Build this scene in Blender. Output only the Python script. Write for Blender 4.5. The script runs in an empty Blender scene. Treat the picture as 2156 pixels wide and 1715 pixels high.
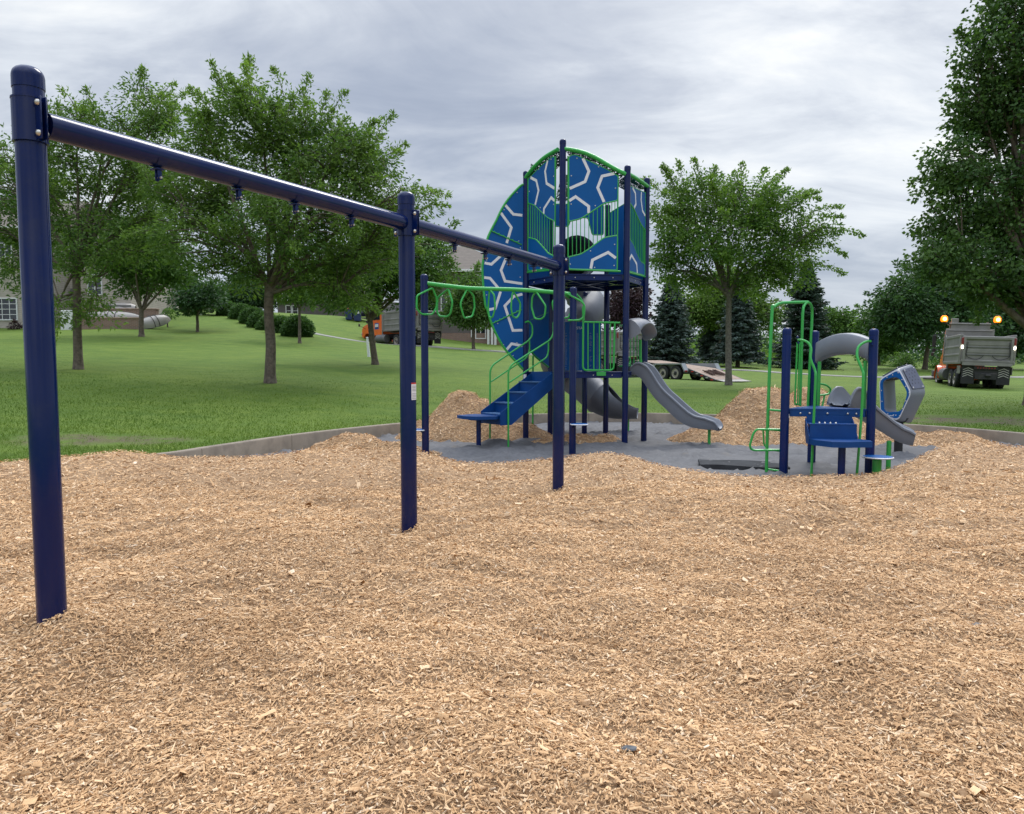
import bpy, bmesh, math, random
import numpy as np
from mathutils import Vector, Matrix
random.seed(7); RNG = np.random.default_rng(7)
R_ = math.radians
SC = bpy.context.scene
COL = SC.collection
# ------------------------------------------------------------ camera geometry
F_PX, CX, CY, PITCH, EYE = 1620.0, 1078.0, 894.0, R_(4.2), 1.6
CAMP = np.array((0.0, 0.0, EYE))
ZOOM = {'A': (1150, 330, .278293), 'B': (1150, 680, .324675), 'C': (1850, 740, .291622), 'G': (2250, 740, .1983),
        'H': (1380, 700, .163265), 'M': (2100, 1000, .233209), 'K': (540, 660, .352505), 'E': (850, 460, .268176),
        'T': (2330, 800, .125232), 'U': (900, 740, .12987), 'V': (1600, 780, .166976), 'L': (0, 500, .233204),
        'P': (2200, 890, .139969), 'S': (1400, 780, .11666), 'D': (0, 0, 1.20594)}
def px(k, x, y):
    ox, oy, s = ZOOM[k]
    return ((ox + x * s) / 1.20594, (oy + y * s) / 1.20594)
def ray(x, y):
    u, v = (x - CX) / F_PX, (CY - y) / F_PX
    d = np.array((u, math.cos(PITCH) + v * math.sin(PITCH), -math.sin(PITCH) + v * math.cos(PITCH)))
    return d / d[1]
def at(x, y, Y): return CAMP + ray(x, y) * Y
def onz(x, y, z):
    d = ray(x, y); return CAMP + d * ((z - EYE) / d[2])
def onpl(k, x, y, p0, n):
    d = ray(*px(k, x, y)); n = np.asarray(n, float)
    return CAMP + d * (np.dot(np.asarray(p0) - CAMP, n) / np.dot(d, n))
def atk(k, x, y, Y): return at(*px(k, x, y), Y)
def proj(p):
    q = np.asarray(p, float) - CAMP
    f = q[1] * math.cos(PITCH) - q[2] * math.sin(PITCH); up = q[1] * math.sin(PITCH) + q[2] * math.cos(PITCH)
    return (CX + F_PX * q[0] / f, CY - F_PX * up / f)
# ------------------------------------------------------------ mesh builder
class MB:
    def __init__(s): s.v = []; s.f = []; s.m = []
    def add(s, vs, fs, m=0):
        o = len(s.v); s.v.extend([tuple(map(float, p)) for p in vs])
        for f in fs: s.f.append(tuple(i + o for i in f)); s.m.append(m)
        return s
    def box(s, c, d, m=0, rot=None, taper=1.0):
        hx, hy, hz = d[0] / 2, d[1] / 2, d[2] / 2
        vs = [(-hx, -hy, -hz), (hx, -hy, -hz), (hx, hy, -hz), (-hx, hy, -hz),
              (-hx * taper, -hy * taper, hz), (hx * taper, -hy * taper, hz), (hx * taper, hy * taper, hz), (-hx * taper, hy * taper, hz)]
        if rot is not None: vs = [tuple(rot @ Vector(p)) for p in vs]
        vs = [(p[0] + c[0], p[1] + c[1], p[2] + c[2]) for p in vs]
        return s.add(vs, [(0, 3, 2, 1), (4, 5, 6, 7), (0, 1, 5, 4), (1, 2, 6, 5), (2, 3, 7, 6), (3, 0, 4, 7)], m)
    def bbox(s, c, d, b=.01, m=0, rot=None, seg=1):       # box with bevelled edges
        bm = bmesh.new(); bmesh.ops.create_cube(bm, size=1)
        bmesh.ops.scale(bm, vec=d, verts=bm.verts)
        bmesh.ops.bevel(bm, geom=list(bm.edges), offset=min(b, min(d) * .45), segments=seg, affect='EDGES')
        bm.verts.index_update(); vs = [v.co.copy() for v in bm.verts]; fs = [[v.index for v in f.verts] for f in bm.faces]; bm.free()
        if rot is not None: vs = [rot @ p for p in vs]
        return s.add([(p[0] + c[0], p[1] + c[1], p[2] + c[2]) for p in vs], fs, m)
    def tube(s, pts, r, n=8, m=0, cap=True, closed=False):
        pts = [Vector(map(float, p)) for p in pts]; N = len(pts)
        rr = list(r) if hasattr(r, '__len__') else [r] * N
        vs = []; t0 = None; nrm = None
        for i in range(N):
            if closed: t = (pts[(i + 1) % N] - pts[i - 1])
            else: t = pts[min(i + 1, N - 1)] - pts[max(i - 1, 0)]
            if t.length < 1e-9: t = Vector((0, 0, 1))
            t.normalize()
            if nrm is None:
                a = Vector((0, 0, 1)) if abs(t.z) < .9 else Vector((1, 0, 0))
                nrm = t.cross(a).normalized()
            else:
                nrm = (nrm - t * nrm.dot(t))
                if nrm.length < 1e-6: nrm = t.cross(Vector((.3, .5, .8)))
                nrm.normalize()
            b = t.cross(nrm)
            for j in range(n):
                a = 2 * math.pi * j / n
                vs.append(pts[i] + (nrm * math.cos(a) + b * math.sin(a)) * rr[i])
        fs = []
        for i in range(N if closed else N - 1):
            k = (i + 1) % N
            for j in range(n):
                fs.append((i * n + j, i * n + (j + 1) % n, k * n + (j + 1) % n, k * n + j))
        if cap and not closed:
            fs.append(tuple(range(n))[::-1]); fs.append(tuple((N - 1) * n + j for j in range(n)))
        return s.add(vs, fs, m)
    def lathe(s, c, prof, n=24, m=0, rot=None, cap=True):    # prof = [(r,z)...]
        vs = []
        for r, z in prof:
            for j in range(n):
                a = 2 * math.pi * j / n; p = Vector((r * math.cos(a), r * math.sin(a), z))
                if rot is not None: p = rot @ p
                vs.append((p[0] + c[0], p[1] + c[1], p[2] + c[2]))
        fs = [(i * n + j, i * n + (j + 1) % n, (i + 1) * n + (j + 1) % n, (i + 1) * n + j) for i in range(len(prof) - 1) for j in range(n)]
        if cap: fs.append(tuple(range(n))[::-1]); fs.append(tuple((len(prof) - 1) * n + j for j in range(n)))
        return s.add(vs, fs, m)
    def prism(s, poly, nv, t, m=0, side=None):     # extrude a planar polygon by +-t/2 along nv
        poly = [Vector(map(float, p)) for p in poly]; nv = Vector(map(float, nv)).normalized(); N = len(poly)
        vs = [p + nv * t / 2 for p in poly] + [p - nv * t / 2 for p in poly]
        s.add(vs, [tuple(range(N)), tuple(range(2 * N - 1, N - 1, -1))], m)
        return s.add(vs, [(i, i + N, (i + 1) % N + N, (i + 1) % N) for i in range(N)], m if side is None else side)
    def strip(s, pts, w, nv, off, m=0):            # flat band along a polyline, off = height above the plane
        pts = [Vector(map(float, p)) for p in pts]; nv = Vector(map(float, nv)).normalized(); L = []
        for i, p in enumerate(pts):
            d1 = (p - pts[i - 1]).normalized() if i else None
            d2 = (pts[i + 1] - p).normalized() if i < len(pts) - 1 else None
            if d1 is None: k = nv.cross(d2)
            elif d2 is None: k = nv.cross(d1)
            else:
                k = (nv.cross(d1) + nv.cross(d2)).normalized(); k = k / max(.4, k.dot(nv.cross(d1)))
            L.append((p + k * w / 2, p - k * w / 2))
        for i in range(len(L) - 1):
            a, b = L[i]; c, d = L[i + 1]; q = [a, b, d, c]
            vs = [v + nv * off for v in q] + [v - nv * off for v in q]
            s.add(vs, [(0, 1, 2, 3), (7, 6, 5, 4), (0, 4, 5, 1), (1, 5, 6, 2), (2, 6, 7, 3), (3, 7, 4, 0)], m)
        return s
    def grid(s, P, m=0, closed=False):             # P[i][j] points
        a, b = len(P), len(P[0]); vs = [p for r in P for p in r]
        fs = [(i * b + j, i * b + (j + 1) % b, (i + 1) * b + (j + 1) % b, (i + 1) * b + j) for i in range(a - 1) for j in range(b if closed else b - 1)]
        return s.add(vs, fs, m)
    def build(s, name, mats, parent=None, angle=35, smooth=True, local=False):
        return mkobj(name, s.v, s.f, mats, parent, s.m, angle, smooth, local)
def origin(o):
    p = Vector((0, 0, 0))
    while o is not None: p += o.location; o = o.parent
    return p
def mkobj(name, v, f, mats, parent=None, mi=None, angle=35, smooth=True, local=False):
    me = bpy.data.meshes.new(name)
    if parent is not None and not local:
        o = origin(parent); v = [(p[0] - o.x, p[1] - o.y, p[2] - o.z) for p in v]
    me.from_pydata(v, [], f)
    if not isinstance(mats, (list, tuple)): mats = [mats]
    for m in mats: me.materials.append(m)
    if mi is not None and len(mats) > 1: me.polygons.foreach_set('material_index', mi)
    if smooth:
        me.polygons.foreach_set('use_smooth', [True] * len(me.polygons)); me.set_sharp_from_angle(angle=R_(angle))
    me.update()
    ob = bpy.data.objects.new(name, me); COL.objects.link(ob)
    if parent is not None: ob.parent = parent
    return ob
def npobj(name, V, Fq, mats, parent=None, tint=None, smooth=False, mi=None):     # numpy fast path, all faces same size
    me = bpy.data.meshes.new(name); k = Fq.shape[1]
    if parent is not None:
        o = origin(parent); V = V - np.array((o.x, o.y, o.z))
    me.vertices.add(len(V)); me.vertices.foreach_set('co', V.astype(np.float32).ravel())
    me.loops.add(Fq.size); me.loops.foreach_set('vertex_index', Fq.astype(np.int32).ravel())
    me.polygons.add(len(Fq)); me.polygons.foreach_set('loop_start', np.arange(0, Fq.size, k, dtype=np.int32))
    if smooth: me.polygons.foreach_set('use_smooth', np.ones(len(Fq), bool))
    for m in (mats if isinstance(mats, (list, tuple)) else [mats]): me.materials.append(m)
    if mi is not None: me.polygons.foreach_set('material_index', mi.astype(np.int32))
    me.update(calc_edges=True)
    if tint is not None:
        a = me.attributes.new('tint', 'FLOAT', 'FACE'); a.data.foreach_set('value', tint.astype(np.float32))
    ob = bpy.data.objects.new(name, me); COL.objects.link(ob)
    if parent is not None: ob.parent = parent
    return ob
def tag(o, label=None, cat=None, group=None, kind=None):
    if label: o['label'] = label
    if cat: o['category'] = cat
    if group: o['group'] = group
    if kind: o['kind'] = kind
    return o
def thing(name, label, cat, loc=(0, 0, 0), rz=0, group=None):
    o = bpy.data.objects.new(name, None); COL.objects.link(o); o.empty_display_size = .2
    o.location = loc; o.rotation_euler = (0, 0, rz)
    return tag(o, label, cat, group)
_bolt_me = {}
def bolts(parent, items, r=.012, h=.007, name='bolt', mat='bolt'):      # separate dome headed bolts sharing one mesh
    key = (r, h, mat)
    o0 = origin(parent)
    for p, nv in items:
        if key not in _bolt_me:
            ob = MB().lathe((0, 0, 0), [(r, 0), (r * .8, h * .7), (r * .1, h)], 8).build(name, M[mat], None, angle=60); _bolt_me[key] = ob.data
        else: ob = bpy.data.objects.new(name, _bolt_me[key]); COL.objects.link(ob)
        ob.parent = parent; ob.rotation_mode = 'QUATERNION'; ob.rotation_quaternion = Vector((0, 0, 1)).rotation_difference(Vector(nv)); ob.location = Vector(p) - o0
def copy_tree(o, parent=None):
    c = o.copy(); COL.objects.link(c)
    if parent is not None: c.parent = parent
    for ch in list(o.children): copy_tree(ch, c)
    return c
def cat_rom(pts, k=6, closed=False):
    P = [Vector(map(float, p)) for p in pts]; n = len(P); out = []
    for i in range(n if closed else n - 1):
        if closed: p0, p1, p2, p3 = P[i - 1], P[i], P[(i + 1) % n], P[(i + 2) % n]
        else: p0, p1, p2, p3 = P[max(i - 1, 0)], P[i], P[i + 1], P[min(i + 2, n - 1)]
        for j in range(k):
            t = j / k
            out.append(.5 * ((2 * p1) + (p2 - p0) * t + (2 * p0 - 5 * p1 + 4 * p2 - p3) * t * t + (3 * p1 - p0 - 3 * p2 + p3) * t ** 3))
    if not closed: out.append(P[-1])
    return out
def fillet(pts, r, k=5, closed=False):
    P = [Vector(map(float, p)) for p in pts]; n = len(P); out = []
    for i in range(n):
        if not closed and i in (0, n - 1): out.append(P[i]); continue
        a, b, c = P[i - 1], P[i], P[(i + 1) % n]
        d1, d2 = (a - b), (c - b); q = min(r, d1.length * .48, d2.length * .48)
        s, e = b + d1.normalized() * q, b + d2.normalized() * q
        for j in range(k + 1):
            t = j / k; out.append(s * (1 - t) ** 2 + b * 2 * t * (1 - t) + e * t * t)
    return out
# ------------------------------------------------------------ noise
def _h(i, j, s):
    n = (i * 374761393 + j * 668265263 + s * 1442695041) & 0xffffffff
    n = ((n ^ (n >> 13)) * 1274126177) & 0xffffffff
    return ((n ^ (n >> 16)) & 0xffff) / 65535.0
def vnoise(x, y, s=0):
    x = np.asarray(x, float); y = np.asarray(y, float)
    i = np.floor(x).astype(np.int64); j = np.floor(y).astype(np.int64); a = x - i; b = y - j
    a = a * a * (3 - 2 * a); b = b * b * (3 - 2 * b)
    return (_h(i, j, s) * (1 - a) + _h(i + 1, j, s) * a) * (1 - b) + (_h(i, j + 1, s) * (1 - a) + _h(i + 1, j + 1, s) * a) * b - .5
def fbm(x, y, s=0, o=4):
    t = 0; a = 1; f = 1
    for k in range(o): t = t + a * vnoise(x * f + 17.3 * k, y * f - 9.1 * k, s + k); a *= .5; f *= 2.03
    return t
# ------------------------------------------------------------ materials
def new_mat(name):
    m = bpy.data.materials.new(name); m.use_nodes = True; nt = m.node_tree
    return m, nt, nt.nodes['Principled BSDF']
def N(nt, t, **kw):
    n = nt.nodes.new(t)
    for k, v in kw.items():
        if k in n.inputs: n.inputs[k].default_value = v
        else: setattr(n, k, v)
    return n
def ramp(nt, fac, stops):
    r = nt.nodes.new('ShaderNodeValToRGB'); e = r.color_ramp.elements
    while len(e) > 2: e.remove(e[-1])
    for i, (p, c) in enumerate(stops):
        q = e[i] if i < 2 else e.new(p)
        q.position = p; q.color = (*c, 1) if len(c) == 3 else c
    nt.links.new(fac, r.inputs['Fac']); return r.outputs['Color']
def mix(nt, fac, a, b, mode='MIX'):
    n = nt.nodes.new('ShaderNodeMix'); n.data_type = 'RGBA'; n.blend_type = mode
    for s, v in ((n.inputs[0], fac), (n.inputs[6], a), (n.inputs[7], b)):
        if hasattr(v, 'is_linked'): nt.links.new(v, s)
        else: s.default_value = (*v, 1) if isinstance(v, tuple) and len(v) == 3 else v
    return n.outputs[2]
def noise(nt, vec, scale, detail=4, rough=.55, dist=0):
    n = N(nt, 'ShaderNodeTexNoise', Scale=scale, Detail=detail, Roughness=rough, Distortion=dist)
    if vec is not None: nt.links.new(vec, n.inputs['Vector'])
    return n.outputs['Fac']
def pmat(name, col, rough=.5, metal=0, coat=0, var=.12, vs=6, bump=0, bs=40, spec=.5, dirt=None, rvar=0.0):
    m, nt, b = new_mat(name); tc = N(nt, 'ShaderNodeTexCoord').outputs['Object']
    f = noise(nt, tc, vs, 5)
    c = ramp(nt, f, [(.3, tuple(x * (1 - var) for x in col)), (.7, tuple(min(1, x * (1 + var)) for x in col))])
    if dirt:
        g = noise(nt, tc, dirt[1], 6, .65); k = N(nt, 'ShaderNodeMapRange'); nt.links.new(g, k.inputs[0])
        k.inputs[1].default_value = .5; k.inputs[2].default_value = .72; k.inputs[4].default_value = dirt[2]
        c = mix(nt, k.outputs[0], c, dirt[0])
    nt.links.new(c, b.inputs['Base Color'])
    b.inputs['Roughness'].default_value = rough; b.inputs['Metallic'].default_value = metal
    b.inputs['Coat Weight'].default_value = coat; b.inputs['Coat Roughness'].default_value = .08
    b.inputs['Specular IOR Level'].default_value = spec
    if rvar:
        k = N(nt, 'ShaderNodeMapRange'); nt.links.new(noise(nt, tc, 3, 4), k.inputs[0])
        k.inputs[3].default_value = max(.03, rough - rvar); k.inputs[4].default_value = rough + rvar
        nt.links.new(k.outputs[0], b.inputs['Roughness'])
    if bump:
        bn = N(nt, 'ShaderNodeBump', Strength=bump, Distance=.01); nt.links.new(noise(nt, tc, bs, 3), bn.inputs['Height'])
        nt.links.new(bn.outputs[0], b.inputs['Normal'])
    return m
def emis(name, col, s):
    m, nt, b = new_mat(name); b.inputs['Base Color'].default_value = (*col, 1)
    b.inputs['Emission Color'].default_value = (*col, 1); b.inputs['Emission Strength'].default_value = s
    return m
def leafmat(name, dark, light, trans=.35, rough=.55):
    m, nt, b = new_mat(name)
    a = N(nt, 'ShaderNodeAttribute', attribute_name='tint').outputs['Fac']
    c = ramp(nt, a, [(0, dark), (1, light)])
    nt.links.new(c, b.inputs['Base Color']); b.inputs['Roughness'].default_value = rough; b.inputs['Specular IOR Level'].default_value = .3
    t = N(nt, 'ShaderNodeBsdfTranslucent'); c2 = mix(nt, 1.0, c, (.9, 1.0, .5), 'MULTIPLY'); nt.links.new(c2, t.inputs['Color'])
    ms = N(nt, 'ShaderNodeMixShader'); ms.inputs[0].default_value = trans
    nt.links.new(b.outputs[0], ms.inputs[1]); nt.links.new(t.outputs[0], ms.inputs[2])
    nt.links.new(ms.outputs[0], nt.nodes['Material Output'].inputs['Surface'])
    return m
M = {}
M['navy'] = pmat('navy_gloss_paint', (.0010, .0095, .070), .13, 0, 0, .1, 2, spec=.33, rvar=.05, dirt=((.03, .035, .055), 5, .3))
M['navy2'] = pmat('navy_powder_coat', (.0014, .014, .092), .24, 0, 0, .1, 2, spec=.25, rvar=.06, dirt=((.03, .035, .055), 5, .3))
M['green'] = pmat('green_powder_coat', (.03, .36, .06), .34, 0, .05, .07, 3, rvar=.06)
M['panel'] = pmat('blue_plastic_panel', (.001, .088, .30), .5, 0, 0, .06, 3, .05, 300, rvar=.06, spec=.22)
M['white'] = pmat('white_plastic', (.72, .72, .74), .45, var=.04)
M['step'] = pmat('blue_coated_steel', (.002, .048, .19), .5, spec=.25, var=.12, vs=4, bump=.15, bs=120)
M['grey'] = pmat('grey_moulded_plastic', (.185, .20, .23), .48, var=.06, vs=3, bump=.15, bs=260, dirt=((.16, .15, .14), 3, .35))
M['grey_d'] = pmat('dark_grey_plastic', (.07, .075, .085), .5)
M['black'] = pmat('black_rubber', (.014, .014, .015), .65, var=.3, vs=4)
M['bolt'] = pmat('galvanised_bolt', (.55, .53, .48), .35, .8)
M['bark'] = pmat('tree_bark', (.115, .09, .068), .9, var=.45, vs=9, bump=.9, bs=18, dirt=((.16, .15, .12), 4, .7))
M['bark2'] = pmat('grey_bark', (.13, .115, .10), .9, var=.4, vs=12, bump=.9, bs=22)
M['concrete'] = pmat('weathered_concrete', (.25, .207, .158), .9, var=.2, vs=2.5, bump=.4, bs=60, dirt=((.13, .105, .082), 1.6, .75))
M['pathc'] = pmat('path_concrete', (.25, .24, .215), .9, var=.12, vs=.8, bump=.2, bs=30)
M['tread'] = pmat('blue_tread_toplight', (.06, .135, .27), .6, spec=.3, var=.2, vs=6, bump=.2, bs=80)  # paler than the step blue: light falling on the treads put into the colour
M['fender'] = pmat('pale_steel_fender', (.27, .29, .30), .5, .1, var=.15, vs=2)
M['grey_s'] = pmat('shaded_grey_plastic', (.125, .135, .155), .5, var=.06, vs=3)  # darker copy of the slide grey, the deck's shade put into the colour
M['silver'] = pmat('dull_steel_body', (.225, .215, .20), .55, .25, var=.15, vs=2, dirt=((.18, .17, .15), 1.3, .6))
M['silver_d'] = pmat('dark_steel_body', (.14, .14, .135), .55, .3, var=.2, vs=2)
M['orange'] = pmat('orange_truck_paint', (.78, .13, .02), .3, 0, .4, .06, 2)
M['chassis'] = pmat('black_chassis', (.018, .018, .019), .6, var=.3, vs=3, dirt=((.06, .05, .04), 3, .6))
M['rim'] = pmat('pale_wheel_rim', (.42, .38, .33), .5, .3, var=.2, vs=5)
M['glass'] = pmat('dark_window_glass', (.015, .02, .024), .06, 0, 0, .2, 1, spec=.8)
M['deckwood'] = pmat('weathered_deck_planks', (.30, .22, .165), .85, var=.3, vs=5, dirt=((.16, .12, .09), 2.5, .8))
M['reflector'] = pmat('red_reflector', (.5, .03, .02), .3)
M['reflw'] = pmat('pale_reflector', (.42, .41, .37), .35)
M['carblack'] = pmat('black_car_paint', (.012, .013, .016), .15, 0, .8)
M['binblue'] = pmat('blue_bin_plastic', (.012, .03, .10), .5)
M['amber'] = emis('amber_beacon_light', (1.0, .19, .004), 1.9)
M['bulb'] = emis('beacon_bulb', (1.0, .62, .16), 9)
M['strobe'] = emis('white_strobe_light', (1.0, .93, .75), 7)
M['red'] = pmat('red_lamp_lens', (.2, .02, .015), .3)
def striped(name, col, line, period, axis=2, rough=.75, w=.12, brick=False):
    m, nt, b = new_mat(name); tc = N(nt, 'ShaderNodeTexCoord').outputs['Object']
    if brick:
        bt = N(nt, 'ShaderNodeTexBrick'); bt.inputs['Scale'].default_value = 1
        bt.inputs['Brick Width'].default_value = .3; bt.inputs['Row Height'].default_value = period; bt.inputs['Mortar Size'].default_value = .012
        bt.inputs['Color1'].default_value = (*col, 1); bt.inputs['Color2'].default_value = (*[c * .72 for c in col], 1); bt.inputs['Mortar'].default_value = (*line, 1)
        mp = N(nt, 'ShaderNodeMapping'); mp.inputs['Rotation'].default_value = (R_(90), 0, 0); nt.links.new(tc, mp.inputs[0]); nt.links.new(mp.outputs[0], bt.inputs['Vector'])
        c = bt.outputs['Color']
    else:
        sp = N(nt, 'ShaderNodeSeparateXYZ'); nt.links.new(tc, sp.inputs[0])
        d = N(nt, 'ShaderNodeMath', operation='DIVIDE'); nt.links.new(sp.outputs[axis], d.inputs[0]); d.inputs[1].default_value = period
        fr = N(nt, 'ShaderNodeMath', operation='FRACT'); nt.links.new(d.outputs[0], fr.inputs[0])
        lt = N(nt, 'ShaderNodeMath', operation='LESS_THAN'); nt.links.new(fr.outputs[0], lt.inputs[0]); lt.inputs[1].default_value = w
        v = ramp(nt, noise(nt, tc, 2.5, 4), [(.3, tuple(x * .88 for x in col)), (.7, tuple(x * 1.1 for x in col))])
        c = mix(nt, lt.outputs[0], v, line)
    nt.links.new(c, b.inputs['Base Color']); b.inputs['Roughness'].default_value = rough
    return m
M['siding'] = striped('beige_lap_siding', (.40, .355, .30), (.22, .19, .16), .16)
M['taupe'] = striped('taupe_lap_siding', (.115, .10, .092), (.06, .05, .046), .18)
M['shingle'] = striped('grey_brown_shingles', (.17, .145, .12), (.09, .075, .065), .2, rough=.95)
M['brickw'] = striped('red_brown_brick', (.24, .13, .09), (.25, .22, .19), .09, brick=True)
M['trim'] = pmat('white_house_trim', (.66, .66, .64), .5, var=.05)
M['canoe'] = pmat('pale_canoe_hull', (.34, .315, .28), .4, var=.1, vs=1.5)
def perf_mat(name, col, hole, scale, thr, empty=True):
    m, nt, b = new_mat(name); tc = N(nt, 'ShaderNodeTexCoord').outputs['Object']
    v = N(nt, 'ShaderNodeTexVoronoi', Scale=scale); v.feature = 'F1'; v.inputs['Randomness'].default_value = .6; nt.links.new(tc, v.inputs['Vector'])
    lt = N(nt, 'ShaderNodeMath', operation='LESS_THAN'); nt.links.new(v.outputs['Distance'], lt.inputs[0]); lt.inputs[1].default_value = thr
    b.inputs['Base Color'].default_value = (*col, 1); b.inputs['Roughness'].default_value = .45
    t = N(nt, 'ShaderNodeBsdfTransparent'); ms = N(nt, 'ShaderNodeMixShader'); nt.links.new(lt.outputs[0], ms.inputs[0]); nt.links.new(b.outputs[0], ms.inputs[1]); nt.links.new(t.outputs[0], ms.inputs[2])
    nt.links.new(ms.outputs[0], nt.nodes['Material Output'].inputs['Surface']); return m
M['perf'] = perf_mat('perforated_green_sheet', (.012, .06, .02), None, 26, .42)
M['textc'] = pmat('pale_printed_text', (.22, .27, .36), .5)
M['plate'] = pmat('blue_grey_plate', (.075, .085, .13), .45)
M['hole'] = pmat('painted_hole_light', (.32, .38, .27), .6)  # pale discs painted for the grass and daylight showing through the holes
M['fabric_d'] = pmat('dark_fabric', (.05, .052, .055), .9, var=.25, vs=4, spec=.1)
M['rust'] = pmat('rusty_steel', (.06, .03, .02), .9, .2, var=.4, vs=8)
M['siding2'] = pmat('pale_beige_siding', (.40, .37, .33), .7, var=.06, vs=1)
M['brickc'] = pmat('brick_coping', (.28, .19, .14), .85, var=.2, vs=4)
# ============================================================ ground
OUT = [(-14, 3), (-10.5, 8.0), (-8.6, 9.6), (-6.7, 10.75), (-5.5, 11.75), (-5.05, 13.1), (-4.25, 15.5), (-2.7, 18.4), (-.9, 20.9), (1.4, 22.3),
       (3.9, 22.5), (6.3, 21.4), (8.2, 19.6), (9.25, 18.1), (9.9, 16.9), (10.35, 15.6), (10.9, 13.6), (12, 10.5), (13.6, 7), (14.2, 2), (13, -6), (0, -9), (-12, -5)]
OUTL = np.array([(p.x, p.y) for p in cat_rom([(x, y, 0) for x, y in OUT], 12, True)])
def inside(X, Y):            # signed-ish: True inside the playground
    X = np.asarray(X); r = np.zeros(X.shape, bool); n = len(OUTL)
    for i in range(n):
        x1, y1 = OUTL[i]; x2, y2 = OUTL[(i + 1) % n]
        c = ((y1 > Y) != (y2 > Y))
        with np.errstate(divide='ignore', invalid='ignore'):
            r ^= c & (X < (x2 - x1) * (Y - y1) / (y2 - y1 + 1e-12) + x1)
    return r
def edge_dist(X, Y):
    X = np.asarray(X, float); d = np.full(X.shape, 1e9)
    for i in range(len(OUTL)):
        a = OUTL[i]; b = OUTL[(i + 1) % len(OUTL)]; e = b - a; L = e @ e
        t = np.clip(((X - a[0]) * e[0] + (Y - a[1]) * e[1]) / L, 0, 1)
        d = np.minimum(d, np.hypot(X - a[0] - e[0] * t, Y - a[1] - e[1] * t))
    return d
CTRL = [(0, 692, 60), (130, 692, 60), (-300, 694, 60), (165, 778, 28.7), (298, 709, 50), (297, 694, 57), (416, 701, 58), (420, 660, 74), (500, 668, 70),
        (560, 694, 61), (626, 708, 55), (631, 723, 52), (569, 807, 26.5), (790, 768, 37), (652, 703, 61), (769, 722, 62), (740, 669, 80), (908, 730, 60),
        (860, 727, 64), (997, 734, 63), (968, 736, 59), (1061, 742, 57), (960, 718, 75), (1250, 791, 42), (1320, 790, 50), (1418, 800, 43), (1534, 812, 34),
        (1541, 778, 57), (1655, 786.5, 53), (1831, 797, 50), (1694, 776, 66), (1947, 777, 65), (2073, 820, 40.7), (1990, 806, 48), (2170, 854, 24),
        (2140, 796, 60), (1600, 764, 90), (1750, 762, 100), (300, 655, 75), (100, 640, 85)]
_c = [tuple(at(*p)) for p in CTRL] + [(x, y, .24) for x, y in OUTL[::14]]
_c += [(-150, 150, 11), (-60, 150, 10), (0, 150, 8), (60, 150, 4.5), (150, 150, 4), (-400, 500, 13), (0, 600, 9), (400, 500, 6), (0, -60, .4), (-60, -30, 1), (60, -30, .4),
       (-45, 10, 2.0), (-25, 14, 1.0), (-22, 22, 1.5), (45, 10, .4), (50, 45, .8), (-90, 60, 5), (0, -400, 1), (400, 0, 1), (-400, 0, 4)]
_c = np.array(_c)
_A = np.sqrt(((_c[:, None, :2] - _c[None, :, :2]) ** 2).sum(-1) + 4.0)
_n = len(_c); _M = np.zeros((_n + 1, _n + 1)); _M[:_n, :_n] = _A + np.eye(_n) * -.02; _M[_n, :_n] = 1; _M[:_n, _n] = 1
_w = np.linalg.solve(_M, np.append(_c[:, 2], 0))
def gz(X, Y):
    X = np.asarray(X, float); Y = np.asarray(Y, float); sh = np.broadcast(X, Y).shape
    x = np.broadcast_to(X, sh).ravel(); y = np.broadcast_to(Y, sh).ravel()
    r = np.concatenate([np.sqrt((x[i:i + 40000, None] - _c[:, 0]) ** 2 + (y[i:i + 40000, None] - _c[:, 1]) ** 2 + 4.0) @ _w[:_n] + _w[_n] for i in range(0, len(x), 40000)])
    return np.maximum(r, .2).reshape(sh)
def G(X, Y): return float(gz(np.array([X]), np.array([Y]))[0])
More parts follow.
